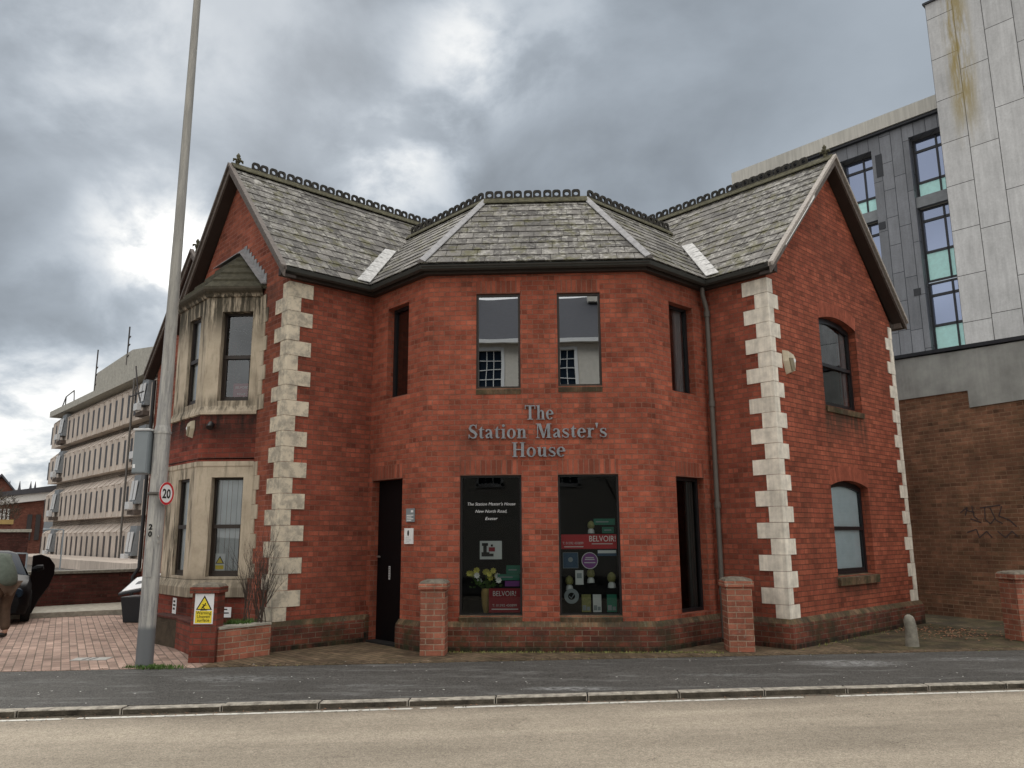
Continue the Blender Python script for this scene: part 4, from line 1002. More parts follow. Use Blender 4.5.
# ------------------------------------------------------------------ street lamp and what it carries
lp=V((-5.13,10.13))
lamp=empty('street_lamp',(lp.x,lp.y,0),'tall tapering weathered steel lamp post standing in the pavement left of the house','street lamp')
mb=MB(); mb.tube([v3(lp,0),v3(lp,.02),v3(lp,2.98),v3(lp,3.0),v3(lp,3.06)],[.107,.106,.104,.104,.092],20); mb.tube([v3(lp,3.05),v3(lp,6),v3(lp,11.5)],[.090,.066,.042],20); mb.build('column',['galvanised'],lamp,smooth=True)
mb=MB(); mb.tube([v3(lp,2.955),v3(lp,2.985)],[.112,.112],20); mb.build('collar',['galvanised'],lamp,smooth=True)
mb=MB(); mb.tube([v3(lp,11.4),v3(lp+V((0,-.3)),11.8),v3(lp+V((.1,-1.2)),12.0)],[.05,.04,.035],10); mb.build('arm',['galvanised'],lamp,smooth=True)
mb=MB(); mb.box((lp.x-.02,lp.y-2.0,11.92),(.26,0,0),(0,.8,0),(0,0,.12)); mb.build('lantern',['pipe_grey'],lamp,bevel=.03)
mb=MB(); mb.box((lp.x+.09,lp.y-.085,1.52),(.012,0,0),(0,.03,0),(0,0,.04)); mb.box((lp.x+.09,lp.y-.085,1.60),(.012,0,0),(0,.03,0),(0,0,.03)); mb.box((lp.x-.04,lp.y-.108,1.1),(.09,0,0),(0,.01,0),(0,0,.45)); mb.build('access_door',['galvanised'],lamp)
text('number','2',.095,(lp.x-.005,lp.y-.108,1.70),(1,.05,0),(0,0,1),'black_ink',lamp,ext=.001,off=.004); text('number','0',.095,(lp.x-.005,lp.y-.109,1.61),(1,.05,0),(0,0,1),'black_ink',lamp,ext=.001,off=.004)
# grey box on the lamp
jb=empty('cabinet_box',(lp.x-.26,lp.y+.0,2.36),'blue grey metal box strapped to the left of the lamp post','equipment box')
mb=MB(); mb.box((lp.x-.31,lp.y-.14,2.42),(.20,0,0),(0,.2,0),(0,0,.56)); mb.build('box',['mid_grey'],jb,bevel=.012)
mb=MB(); mb.box((lp.x-.32,lp.y-.155,2.982),(.22,0,0),(0,.23,0),(0,0,.03)); mb.build('lid',['pale_grey'],jb,bevel=.006)
mb=MB(); mb.box((lp.x-.30,lp.y-.147,2.44),(.18,0,0),(0,.006,0),(0,0,.5)); mb.build('door',['mid_grey'],jb)
mb=MB(); mb.box((lp.x-.29,lp.y-.151,2.49),(.03,0,0),(0,.004,0),(0,0,.05)); mb.build('label_plate',['sign_white'],jb)
# 20 roundel, turned away from the viewer
sg=empty('speed_sign',(lp.x+.22,lp.y-.02,2.33),'small round red ringed 20 speed sign on the lamp post','speed limit sign')
ax=V((sin(rad(57)),-cos(rad(57)),0)); ax=V((.985,-.17,0)).normalized(); xd=V((0,0,1)).cross(ax); xd=V((-ax.y,ax.x,0)); c=V((lp.x+.150,lp.y-.07,2.16))
def disc(mb,c,r0,r1,n,t,off,mi=0,k=28):
    x=V((-n.y,n.x,0)); z=V((0,0,1)); c=c+n*off
    for i in range(k):
        a,b=2*pi*i/k,2*pi*(i+1)/k
        f=lambda an,r: c+x*cos(an)*r+z*sin(an)*r
        if r0>0: mb.prism([f(a,r0),f(a,r1),f(b,r1),f(b,r0)],n*t,mi)
    if r0<=0: mb.prism([c+x*cos(2*pi*i/k)*r1+z*sin(2*pi*i/k)*r1 for i in range(k)],n*t,mi)
mb=MB(); disc(mb,c,0,.15,ax,.003,0); mb.build('plate',['sign_white'],sg)
mb=MB(); disc(mb,c,.118,.148,ax,.0015,.0035); mb.build('ring',['red_ring'],sg)
text('number','20',.165,c+ax*.004+V((0,0,-.058)),xd,(0,0,1),'black_ink',sg,ext=.001,off=.004)
mb=MB(); mb.tube([v3(lp,2.16)+V((-.13,-.02,0)),v3(lp,2.16)+V((-.06,-.13,0)),v3(lp,2.16)+V((.06,-.13,0)),c-ax*.004],.009,6); mb.tube([v3(lp,2.16)+V((0,0,-.02)),v3(lp,2.16)+V((0,0,.02))],.124,16); mb.build('bracket',['pipe_grey'],sg)
# ------------------------------------------------------------------ warning sign on the pier
FY=10.57-.18-.006
ws=empty('warning_sign',(-4.52,FY,.55),'white and yellow warning notice for an uneven surface on the front of the brick pier','warning sign')
# geometry follows pier rotation of 2 degrees closely
ex=V((cos(rad(2)),sin(rad(2)),0)); en=V((sin(rad(2)),-cos(rad(2)),0)); oc=V((-4.525,10.53,0))+en*(.135+.002)
mb=MB(); mb.box(oc-ex*.125+V((0,0,.485)),ex*.25,V((0,0,.385)),en*.004); mb.build('plate',['sign_white'],ws)
mb=MB(); mb.box(oc-ex*.108+V((0,0,.497))+en*.0045,ex*.216,V((0,0,.155)),en*.001); mb.build('panel',['yellow'],ws)
def tri(r,o,z,mat,nm):
    mb=MB(); c=oc+V((0,0,z))+en*o; mb.prism([c-ex*r+V((0,0,-r*.577)),c+ex*r+V((0,0,-r*.577)),c+V((0,0,r*1.155))],en*.001); mb.build(nm,[mat],ws)
tri(.106,.0045,.725,'black_ink','triangle'); tri(.083,.006,.7225,'yellow','triangle')
mb=MB(); c=oc+en*.0075+V((0,0,.70))
def rb(pts,w2):
    for a,b in zip(pts,pts[1:]):
        a=V((a[0],0,a[1]));b=V((b[0],0,b[1])); d=(b-a).normalized(); n=V((-d.z,0,d.x))*w2
        W=lambda p:c+ex*p.x+V((0,0,p.z)); mb.prism([W(a-n),W(b-n),W(b+n),W(a+n)],en*.001)
rb([(-.022,-.008),(.008,.028)],.009); rb([(.008,.03),(.03,.02)],.0045); rb([(.006,.028),(-.024,.03)],.004); rb([(-.02,-.008),(.004,-.014),(.012,-.034)],.005); rb([(-.022,-.006),(-.032,-.034)],.005); rb([(-.045,-.040),(.045,-.036)],.004)
disc(mb,c+ex*.016+V((0,0,.042)),0,.009,en,.001,0,k=12); mb.build('falling_figure',['black_ink'],ws)
for i,t_ in enumerate(('Warning','Uneven','surface')): text('lettering',t_,.056,oc+en*.007+V((0,0,.608-i*.046)),ex,(0,0,1),'black_ink',ws,ext=.0006)
# notices on the bay base
def notice(c,n,w_,h,label,lines,small=.03):
    x=V((-n.y,n.x,0)); r=empty('notice',c,label,'notice'); mb=MB(); mb.box(V(c)-x*w_/2,x*w_,(0,0,h),n*.004); mb.build('plate',['sign_white'],r,)
    mb=MB()
    for i in range(lines):
        z=h*(.82-i*(.7/lines)); mb.box(V(c)-x*w_*.32+V((0,0,z-small*.5))+n*.0045,x*w_*(.64 if i%2 else .5),(0,0,small*.6),n*.001)
    mb.build('lettering',['black_ink'],r); return r
fA=lambda a: A1+B*a
notice(v3(fA(.55)+nGL*.003,.42),V((-S,-S,0)),.16,.24,'small upright white notice on the brick base of the bay window',3,.05)
notice(V((-4.93,A1.y-.003,.40)),V((0,-1,0)),.19,.15,'small white notice between the sign pier and the bare shrub',2,.03)
# sticker inside lower bay window
mb=MB(); r=empty('window_notice',(-5.13,A1.y+.17,1.06),'small white and yellow warning notice inside the lower bay window','notice')
mb.box((-5.22,A1.y+.168,1.075),(.175,0,0),(0,0,.27),(0,-.002,0)); mb.build('plate',['sign_white'],r)
mb=MB(); c=V((-5.132,A1.y+.1655,1.23)); mb.prism([c+V((-.07,0,-.04)),c+V((.07,0,-.04)),c+V((0,0,.08))],(0,-.001,0)); mb.build('triangle',['black_ink'],r)
mb=MB(); mb.prism([c+V((-.05,-.0015,-.03)),c+V((.05,-.0015,-.03)),c+V((0,-.0015,.055))],(0,-.001,0)); mb.box(c+V((-.065,-.001,-.125)),(.13,0,0),(0,0,.06),(0,-.001,0)); mb.build('panel',['yellow'],r)
# poster upper bay window
r=empty('window_poster',(-5.0,A1.y+.17,3.8),'small dark red letting agent poster in the upper bay window','poster')
mb=MB(); mb.box((-5.09,A1.y+.168,3.83),(.27,0,0),(0,0,.22),(0,-.002,0)); mb.build('sheet',['poster_dark_red'],r)
text('lettering','BELVOIR!',.058,(-4.955,A1.y+.1645,3.965),(1,0,0),(0,0,1),'pale_grey',r,width=.2); text('lettering','TO LET',.045,(-4.955,A1.y+.1645,3.86),(1,0,0),(0,0,1),'pale_grey',r,width=.14)
# ------------------------------------------------------------------ plaques beside the door
pd=lambda s_,z,o: v3(BL-DFL*s_+nFL*o,z)
def plaque(s_,z,w_,h,mat,label):
    r=empty('plaque',pd(s_,z,.0),label,'plaque'); mb=MB(); mb.box(pd(s_+w_/2,z,.003),v3(DFL*w_,0),(0,0,h),v3(nFL*.018,0)); mb.build('plate',[mat],r,bevel=.003); return r
r=plaque(.34,1.80,.21,.20,'mid_grey','grey metal plaque beside the doorway above the white one')
mb=MB(); mb.box(pd(.445-.13,1.94,.0225),v3(DFL*.06,0),(0,0,.035),v3(nFL*.001,0)); 
for i in range(4): mb.box(pd(.42,1.815+i*.026,.0225),v3(DFL*(.12+.05*(i%2)),0),(0,0,.012),v3(nFL*.001,0))
mb.build('lettering',['sign_white'],r)
r=plaque(.37,1.48,.22,.23,'sign_white','white square plaque with black emblem beside the doorway')
mb=MB(); cc_=pd(.375,1.64,.0225); mb.prism([cc_+v3(DFL*.022*cos(a*pi/6),.042*sin(a*pi/6)) for a in range(12)],v3(nFL*.001,0)); mb.build('emblem',['black_ink'],r)
mb=MB()
for i in range(3): mb.box(pd(.44,1.51+i*.028,.0225),v3(DFL*(.10+.03*(i%2)),0),(0,0,.008),v3(nFL*.001,0))
mb.build('lettering',['pale_grey'],r)
# ------------------------------------------------------------------ serif lettering on the bay
def glyph(ch):
    """list of polygons; cap height 1"""
    P=[]; rc=lambda a,b,c,d:P.append([(a,b),(c,b),(c,d),(a,d)])
    def ell(cx,cy,rx,ry,ix,iy,a0=0,a1=360,n=20):
        for i in range(n):
            t0,t1=rad(a0+(a1-a0)*i/n),rad(a0+(a1-a0)*(i+1)/n)
            P.append([(cx+rx*cos(t0),cy+ry*sin(t0)),(cx+rx*cos(t1),cy+ry*sin(t1)),(cx+ix*cos(t1),cy+iy*sin(t1)),(cx+ix*cos(t0),cy+iy*sin(t0))])
    def rib(pts,ws):
        n=len(pts); L_=[];R_=[]
        for i in range(n):
            a=pts[max(0,i-1)];b=pts[min(n-1,i+1)]; dx,dy=b[0]-a[0],b[1]-a[1]; l=math.hypot(dx,dy); nx,ny=-dy/l,dx/l; w2=ws[i]/2
            L_.append((pts[i][0]+nx*w2,pts[i][1]+ny*w2)); R_.append((pts[i][0]-nx*w2,pts[i][1]-ny*w2))
        for i in range(n-1): P.append([R_[i],R_[i+1],L_[i+1],L_[i]])
    T=.175; s_=.05
    if ch=='T': rc(0,.93,.82,1); rc(0,.74,.06,.93); rc(.76,.74,.82,.93); rc(.31,s_,.51,.93); rc(.19,0,.63,s_); return P,.84
    if ch=='H': 
        for x in (.1,.62): rc(x,s_,x+.19,1-s_); rc(x-.09,0,x+.28,s_); rc(x-.09,1-s_,x+.28,1)
        rc(.29,.47,.62,.54); return P,.93
    if ch=='M':
        rc(.09,s_,.15,1-s_); rc(0,0,.25,s_); rc(0,1-s_,.2,1); rc(.78,s_,.97,1-s_); rc(.69,0,1.06,s_); rc(.8,1-s_,1.06,1)
        P.append([(.12,1),(.34,1),(.60,.12),(.52,.0),(.46,.0)]); P.append([(.50,.06),(.56,.0),(.82,.95),(.76,1)]); return P,1.08
    if ch in 'hn':
        top=1 if ch=='h' else .66; rc(.08,s_,.08+T,top); rc(0,0,.33,s_); rc(0,top-.06,.08,top)
        rib([(.25,.5),(.33,.61),(.43,.62),(.50,.55),(.515,.42),(.515,s_)],[.05,.07,.1,.15,T,T]); rc(.36,0,.68,s_); return P,.70
    if ch=='u':
        rc(0,.61,.1,.66); rib([(.16,.66),(.16,.2),(.19,.09),(.27,.05),(.36,.08),(.44,.17)],[T,T,.13,.08,.06,.05]); rc(.43,.0,.43+T,.66); rc(.34,.61,.43,.66); rc(.6,0,.68,.05); return P,.70
    if ch=='r':
        rc(.08,s_,.08+T,.66); rc(0,0,.35,s_); rc(0,.60,.08,.66); rib([(.25,.48),(.32,.6),(.42,.60),(.47,.54)],[.05,.08,.13,.12]); return P,.52
    if ch=='i': rc(.08,s_,.08+T,.66); rc(0,0,.34,s_); rc(0,.60,.08,.66); ell(.17,.88,.1,.1,.0,.0,n=10); return P,.36
    if ch=='o': ell(.31,.33,.31,.345,.135,.29); return P,.64
    if ch=='e': ell(.3,.33,.3,.345,.12,.29,8,320); rc(.16,.34,.57,.40); return P,.60
    if ch=='t': rc(.11,.12,.11+T,.66); P.append([(.0,.60),(.11,.60),(.11,.66)]); P.append([(.11,.66),(.28,.66),(.28,.85),(.22,.80)]); rc(.28,.60,.42,.66); rib([(.2,.16),(.22,.07),(.3,.05),(.4,.1)],[T,.13,.08,.03]); return P,.43
    if ch=='a':
        rib([(.08,.48),(.14,.60),(.27,.63),(.38,.56),(.41,.44),(.41,.12),(.46,.05),(.56,.06)],[.13,.1,.07,.12,T,T,.1,.04]); rib([(.36,.38),(.2,.31),(.1,.2),(.13,.08),(.24,.07),(.36,.15)],[.05,.1,.15,.13,.08,.04]); return P,.58
    if ch in 'sS':
        k=1 if ch=='S' else .66; w_=.62 if ch=='S' else .48
        pts=[(.80,.74),(.72,.90),(.5,.955),(.24,.88),(.16,.72),(.3,.58),(.6,.46),(.82,.3),(.74,.1),(.48,.045),(.2,.12),(.1,.28)]
        ws=[.03,.06,.075,.13,.17,.19,.2,.18,.13,.075,.06,.03]
        rib([(x*w_/.9,y*k) for x,y in pts],[q*(1 if ch=='S' else .78) for q in ws]); rc(.78*w_/.9,.70*k,.84*w_/.9,.98*k); rc(.04*w_/.9,.02*k,.10*w_/.9,.30*k); return P,w_+.02
    if ch=="'": P.append([(.08,.66),(.12,.66),(.2,1),(0,1)]); return P,.22
    return P,.35
sn=empty('name_sign',(-.14,11.44,2.73),'grey metal raised lettering with the house name on the brick bay','name sign')
def word(txt,x0,x1,zb,cap):
    gl=[]; x=0
    for ch in txt:
        P,wd=glyph(ch); gl.append((x,P)); x+=wd+.06
    k=(x1-x0)/(x-.06); mb=MB(); e=0
    for gx,P in gl:
        for poly in P:
            ar=sum(poly[i][0]*poly[(i+1)%len(poly)][1]-poly[(i+1)%len(poly)][0]*poly[i][1] for i in range(len(poly)))
            if ar<0: poly=poly[::-1]
            e=(e+1)%7
            mb.prism([V((x0+(gx+a)*k,11.45-.012,zb+b*cap)) for a,b in poly],(0,-.022-e*.0004,0))
    mb.build('lettering',['steel_letters'],sn)
word('The',-.325,.10,3.275,.215); word('Station',-1.165,-.30,3.0,.215); word("Master's",-.165,.875,3.0,.215); word('House',-.52,.265,2.725,.215)
# ------------------------------------------------------------------ alarm boxes
def alarm(c,n,k,label,flip=1):
    x=V((-n.y,n.x,0)); r=empty('alarm_box',c,label,'alarm box','alarm boxes on the house walls')
    c=V(c); mb=MB(); P=[(-.13,.17),(.06,.13),(.14,.05),(.09,-.15),(-.06,-.19),(-.13,.0)]
    base_=[c+x*a*k*flip+V((0,0,b*k)) for a,b in P]; top=[c+x*a*k*.8*flip+V((0,0,b*k*.85))+n*.08*k for a,b in P]
    if flip<0: base_,top=base_[::-1],top[::-1]
    for i in range(6): j=(i+1)%6; mb.face([base_[i],base_[j],top[j],top[i]])
    mb.face(top); mb.build('cover',['alarm_cream'],r)
    mb=MB(); q=[(-.10,.04),(.0,.05),(.04,-.13),(-.05,-.15)]; mb.prism([c+x*a*k*flip+V((0,0,b*k))+n*(.081*k) for a,b in q],n*.02*k); mb.build('sounder_panel',['alarm_dark'],r)
    mb=MB(); disc(mb,c+x*.06*k*flip+V((0,0,.02*k)),0,.03*k,n,.008,.081*k,k=12); mb.build('strobe',['sign_white'],r)
alarm(v3(WR+A*.47+nGR*.003,4.22),V((S,-S,0)),1.05,'cream angular alarm box beside the white quoins of the right gable')
alarm(v3(fA(.35)+nGL*.003,3.32),V((-S,-S,0)),.8,'cream security light box between the two storeys of the stone bay window',-1)
# small black lamp fitting under the bay
mb=MB(); q=v3(A1+V((.2,-.0)),3.35); mb.tube([q,q+V((0,-.08,0)),q+V((0,-.12,-.06))],[.03,.05,.06],10); mb.build('wall_lamp',['frame_black'],label='small black lamp fitting on the sooty brick of the bay window',cat='wall lamp',smooth=True)
# ------------------------------------------------------------------ shop window contents
GYd=11.45+.09
def flat(name,x0,x1,z0,z1,y,mat,label,cat,group=None,dy=-.002):
    r=empty(name,((x0+x1)/2,y,z0),label,cat,group); mb=MB(); mb.box((x0,y,z0),(x1-x0,0,0),(0,0,z1-z0),(0,dy,0)); mb.build('sheet',[mat],r); return r
r=empty('window_lettering',(-.84,11.52,1.8),'white italic address lettering on the left shop window','window lettering')
for t_,z,wd in (("The Station Master's House",2.03,.70),("New North Road,",1.925,.46),("Exeter",1.82,.18)): text('lettering',t_,.062,(-.835,11.516,z),(1,0,0),(0,0,1),'pale_grey',r,shear=.25,width=wd)
r=flat('poster',-1.0,-.68,1.26,1.52,GYd,'pale_grey','small white poster with black and red print in the left shop window','poster')
mb=MB(); 
for a,b,c,d in ((-.975,-.86,1.30,1.36),(-.95,-.90,1.36,1.49),(-.97,-.88,1.45,1.49),(-.86,-.80,1.30,1.34),(-.84,-.81,1.44,1.47)): mb.box((a,GYd-.0045,c),(b-a,0,0),(0,0,d-c),(0,-.001,0))
mb.build('print',['black_ink'],r)
mb=MB(); mb.box((-.87,GYd-.0045,1.37),(.09,0,0),(0,0,.06),(0,-.001,0)); mb.build('print',['poster_dark_red'],r)
r=flat('agent_board',-.87,-.415,.515,.85,GYd+.01,'poster_dark_red','dark red estate agent board at the bottom of the left shop window','agent board')
text('lettering','BELVOIR!',.10,(-.645,GYd+.005,.745),(1,0,0),(0,0,1),'pale_grey',r,width=.33); text('lettering','T: 01392 430899',.045,(-.645,GYd+.005,.60),(1,0,0),(0,0,1),'pale_grey',r,width=.35)
mb=MB(); mb.box((-.83,GYd+.0055,.555),(.38,0,0),(0,0,.014),(0,-.001,0)); mb.build('rule',['pale_grey'],r)
r=flat('agent_board',.18,.98,1.40,1.605,GYd,'red_poster','long red estate agent banner across the right shop window','agent board')
text('lettering','BELVOIR!',.115,(.775,GYd-.004,1.505),(1,0,0),(0,0,1),'sign_white',r,width=.38); text('lettering','T: 01392 430899',.05,(.35,GYd-.004,1.465),(1,0,0),(0,0,1),'pale_grey',r,width=.30)
mb=MB(); mb.box((.22,GYd-.0035,1.425),(.28,0,0),(0,0,.012),(0,-.001,0)); mb.box((.62,GYd-.0035,1.465),(.3,0,0),(0,0,.012),(0,-.001,0)); mb.build('rule',['pale_grey'],r)
r=flat('certificate',.70,.97,1.30,1.385,GYd,'navy','small white and navy strip notice under the red banner','notice'); mb=MB(); mb.box((.705,GYd-.0035,1.338),(.26,0,0),(0,0,.042),(0,-.001,0)); mb.build('panel',['pale_grey'],r)
r=flat('window_sticker',.20,.42,1.13,1.35,GYd,'navy','square navy blue sticker with pale edge in the right shop window','sticker')
mb=MB(); 
for q in ((.20,1.345,.22,.005),(.20,1.13,.22,.005),(.20,1.135,.005,.21),(.415,1.135,.005,.21)): mb.box((q[0],GYd-.0035,q[1]),(q[2],0,0),(0,0,q[3]),(0,-.001,0))
disc(mb,V((.31,GYd-.0035,1.25)),0,.035,V((0,-1,0)),.001,0,k=14); mb.build('border',['mid_grey'],r)
r=empty('window_sticker',(.58,GYd,1.12),'round purple sticker with white lettering in the right shop window','sticker')
mb=MB(); disc(mb,V((.585,GYd,1.235)),0,.118,V((0,-1,0)),.002,0); mb.build('disc',['purple'],r); mb=MB(); disc(mb,V((.585,GYd,1.235)),.108,.118,V((0,-1,0)),.001,.0025)
for z,wd in ((1.27,.12),(1.245,.14),(1.20,.16)): mb.box((.585-wd/2,GYd-.0035,z),(wd,0,0),(0,0,.013),(0,-.001,0))
mb.build('lettering',['pale_grey'],r)
r=flat('leaflet',.375,.49,.90,1.10,GYd,'pale_grey','pale leaflet with grey square print in the right shop window','leaflet'); mb=MB(); mb.box((.395,GYd-.0035,.99),(.07,0,0),(0,0,.07),(0,-.001,0)); mb.build('print',['mid_grey'],r)
r=empty('window_sticker',(.31,GYd,.60),'round grey sticker with a tick at the lower left of the right shop window','sticker')
mb=MB(); disc(mb,V((.315,GYd,.74)),.05,.105,V((0,-1,0)),.002,0); 
for a,b in (((.28,.74),(.31,.71)),((.31,.71),(.36,.78))):
    p=V((a[0],GYd,a[1]));q=V((b[0],GYd,b[1])); mb.tube([p,q],.006,5)
mb.build('ring',['mid_grey'],r)
for (x0,x1,z0,z1,lb) in ((.66,.97,1.74,1.83,'upper green agent board deep in the right shop window'),(.78,.95,1.62,1.71,'lower green agent board above the red banner in the right shop window'),(-.62,-.42,1.05,1.17,'upper green agent board in the left shop window'),(-.75,-.43,.96,1.045,'lower green agent board in the left shop window')):
    r=flat('agent_board',x0,x1,z0,z1,11.62,'green_board',lb,'agent board','green agent boards in the shop windows'); mb=MB(); mb.box((x0+.03,11.617,z0+(z1-z0)*.4),((x1-x0)*.6,0,0),(0,0,.018),(0,-.001,0)); mb.build('lettering',['mid_grey'],r)
flat('box',-.64,-.43,.875,.95,11.60,'purple','small purple box on the left shop window display','box',dy=.12)
# flowers in a vase
fl=empty('flower_arrangement',(-.95,11.68,.48),'vase of pale yellow flowers in the left shop window','flowers')
mb=MB(); mb.tube([(-.92,11.68,.50),(-.92,11.68,.6),(-.92,11.68,.78),(-.92,11.68,.84)],[.035,.06,.075,.06],12); mb.build('vase',['ochre'],fl,smooth=True)
random.seed(3)
stems=MB(); pet=MB(); leaf=MB()
for i in range(15):
    x=-.92+random.uniform(-.25,.25); z=.99+random.uniform(-.06,.14)*(1-abs(x+.92)*1.5); y=11.68+random.uniform(-.08,.06); c=V((x,y,z)); stems.tube([(-.92,11.68,.8),((x-.92)/2,y,.9),c],.004,4)
    for k in range(8):
        a=2*pi*k/8; e=V((cos(a),0,sin(a))); e2=V((0,-1,0)); pet.face([c,c+e*.03+V((-e.z,0,e.x))*.014+e2*.01,c+e*.048+e2*.02,c+e*.03-V((-e.z,0,e.x))*.014+e2*.01],mi=0 if i%4 else 1)
for i in range(40):
    x=-.92+random.uniform(-.2,.2); c=V((x,11.68+random.uniform(-.06,.06),.9+random.uniform(-.06,.04))); d=V((random.uniform(-1,1),random.uniform(-1,.2),random.uniform(-.4,.6))).normalized()*.07; e=V((-d.z,0,d.x))*.3; leaf.face([c,c+d*.5+e,c+d,c+d*.5-e])
stems.build('stems',['leafgreen'],fl); pet.build('petals',['yellow_petal','white_paint'],fl); leaf.build('leaves',['leafgreen'],fl)
# little figures and brochures on the display
def ornament(x,z,k,mat,label):
    r=empty('ornament',(x,11.64,z),label,'ornament','small ornaments in the right shop window'); mb=MB()
    mb.tube([(x,11.64,z),(x,11.64,z+.05*k),(x,11.64,z+.075*k)],[.055*k,.05*k,.03*k],10); mb.build('base',['pale_grey' if mat=='olive' else 'purple'],r,smooth=True)
    mb=MB(); mb.tube([(x,11.64,z+.078*k),(x,11.64,z+.12*k),(x,11.64,z+.17*k),(x,11.64,z+.2*k)],[.045*k,.062*k,.05*k,.012*k],10); mb.build('top',[mat],r,smooth=True)
ornament(.29,.82,1,'olive','olive ornament at the left of the right shop window'); ornament(.60,.92,1,'olive','olive ornament in the middle of the right shop window'); ornament(.90,.85,1.1,'olive','tall pale ornament at the right edge of the right shop window'); ornament(.62,1.62,.9,'olive','olive ornament above the red banner')
for x,w_,m1,lb in ((.46,.13,'olive','olive green brochure standing in the right shop window'),(.62,.12,'pale_grey','pale brochure with a diagonal stripe in the right shop window'),(.82,.14,'green_board','grey green brochure at the lower right of the right shop window')):
    r=flat('brochure',x,x+w_,.515,.76,11.60,m1,lb,'brochure','brochures standing in the right shop window'); mb=MB(); mb.box((x+.01,11.597,.54),(w_*.4,0,0),(0,0,.07),(0,-.001,0)); mb.box((x+w_*.55,11.597,.54),(w_*.35,0,0),(0,0,.05),(0,-.001,0)); mb.build('print',['mid_grey'],r)
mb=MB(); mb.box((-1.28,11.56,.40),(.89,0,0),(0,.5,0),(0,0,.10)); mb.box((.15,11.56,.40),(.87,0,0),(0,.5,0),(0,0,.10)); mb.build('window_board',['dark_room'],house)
# ------------------------------------------------------------------ bollard, bin, cover
mb=MB(); mb.tube([(5.20,11.98,0),(5.20,11.98,.02),(5.205,11.98,.25),(5.19,11.985,.36),(5.19,11.985,.415),(5.19,11.985,.44)],[.095,.093,.082,.078,.058,.015],14); mb.build('bollard',['bollard_stone'],smooth=True,label='short rounded grey stone bollard near the right gable',cat='bollard')
bn=empty('grit_bin',(-7.95,15.4,0),'small black plastic bin with a white lid panel behind the lamp post','bin')
mb=MB(); b0=[(-8.16,15.15,0),(-7.72,15.15,0),(-7.72,15.6,0),(-8.16,15.6,0)]; b1_=[(-8.22,15.1,.48),(-7.66,15.1,.48),(-7.66,15.66,.48),(-8.22,15.66,.48)]
for i in range(4): j=(i+1)%4; mb.face([b0[i],b0[j],b1_[j],b1_[i]])
mb.face(b0[::-1]); mb.face(b1_)
mb.build('body',['bin_black'],bn,bevel=.015)
def lidp(x,y): return (x,y,.50+(y-15.06)*.42+(x+8.25)*.18)
mb=MB(); mb.prism([lidp(-8.25,15.06),lidp(-7.63,15.06),lidp(-7.63,15.7),lidp(-8.25,15.7)],(0,0,.045)); mb.build('lid',['bin_black'],bn,bevel=.01)
mb=MB(); mb.prism([V(lidp(*q))+V((0,0,.05)) for q in ((-8.20,15.10),(-7.68,15.10),(-7.68,15.64),(-8.20,15.64))],(0,0,.012)); mb.build('lid_panel',['sign_white'],bn)
mb=MB(); mb.prism([V(lidp(*q))+V((0,0,.064)) for q in ((-8.05,15.3),(-7.76,15.3),(-7.76,15.42),(-8.05,15.42))],(0,0,.006)); mb.build('handle',['bin_black'],bn)
cv=empty('utility_cover',(-6.13,10.68,0),'small rectangular metal utility cover set in the pink paving','utility cover')
mb=MB(); mb.box((-6.36,10.55,0),(.46,.06,0),(-.04,.25,0),(0,0,.006)); mb.build('frame',['cover_metal'],cv)
mb=MB(); mb.box((-6.13,10.60,.007),(.025,.003,0),(.0,.2,0),(0,0,.002)); mb.box((-6.22,10.59,.007),(.025,.003,0),(.0,.2,0),(0,0,.002)); mb.build('slot',['black_ink'],cv)
# litter specks and leaves
mb=MB(); random.seed(5)
for i in range(150):
    x=random.uniform(-6.5,6.8); y=random.uniform(kl(x)+.1,bl_(x)+.3); a=random.uniform(0,pi); r_=random.uniform(.006,.017); z=.0065
    mb.face([(x+r_*cos(a+k*pi/2)*(1 if k%2 else .6),y+r_*sin(a+k*pi/2)*(1 if k%2 else .6),z) for k in range(4)])
mb.build('petals',['petal_white'],label='pale specks of fallen blossom scattered over the pavement',cat='litter',kind='stuff')
mb=MB()
for i in range(240):
    x=random.gauss(6.4,.55); y=random.gauss(13.6,.5); a=random.uniform(0,pi); r_=random.uniform(.02,.045); z=.006
    if y<bl_(x)+.2: continue
    mb.face([(x+r_*cos(a+k*pi/2)*(1 if k%2 else .5),y+r_*sin(a+k*pi/2)*(1 if k%2 else .5),z+.012*(k%2)) for k in range(4)])
mb.build('fallen_leaves',['leaf_litter'],label='dead brown leaves lying on the mossy yard at the right',cat='leaves',kind='stuff')
mb=MB(); random.seed(17)
for i in range(420):
    x=random.uniform(-6.5,7); y=kl(x)-.02-abs(random.gauss(0,.07)); a=random.uniform(0,pi); r_=random.uniform(.006,.022); z=-.0525
    mb.face([(x+r_*cos(a+k*pi/2)*(1 if k%2 else .5),y+r_*sin(a+k*pi/2)*(1 if k%2 else .5),z+.006*(k%2)) for k in range(4)],mi=0 if i%3 else 1)
mb.build('gutter_litter',['grime','leaf_litter'],label='grit and dead leaves swept along the foot of the kerb',cat='litter',kind='stuff')
tufts('moss_line',-6.4,7.0,9.7,11.8,0,5200,.02,'drygrass','moss and weeds in the joint between paving and pavement','moss',.007,fn=lambda x,y: abs(y-bl_(x)-.01)<random.uniform(0,.05) and random.random()<.8)
# ------------------------------------------------------------------ old brick wall at the right with grey upper part
az=rad(150); wd=V((sin(az),cos(az))); ow=V((8.27,15.50)); nw=V((wd.y,-wd.x))
wr=empty('side_wall',(8,16,0),'tall weathered brown brick wall with grey rendered top right of the house','wall')
a=ow-wd*6; b=ow+wd*5.5
mb=MB()
ZT=5.2; st=-.9+6
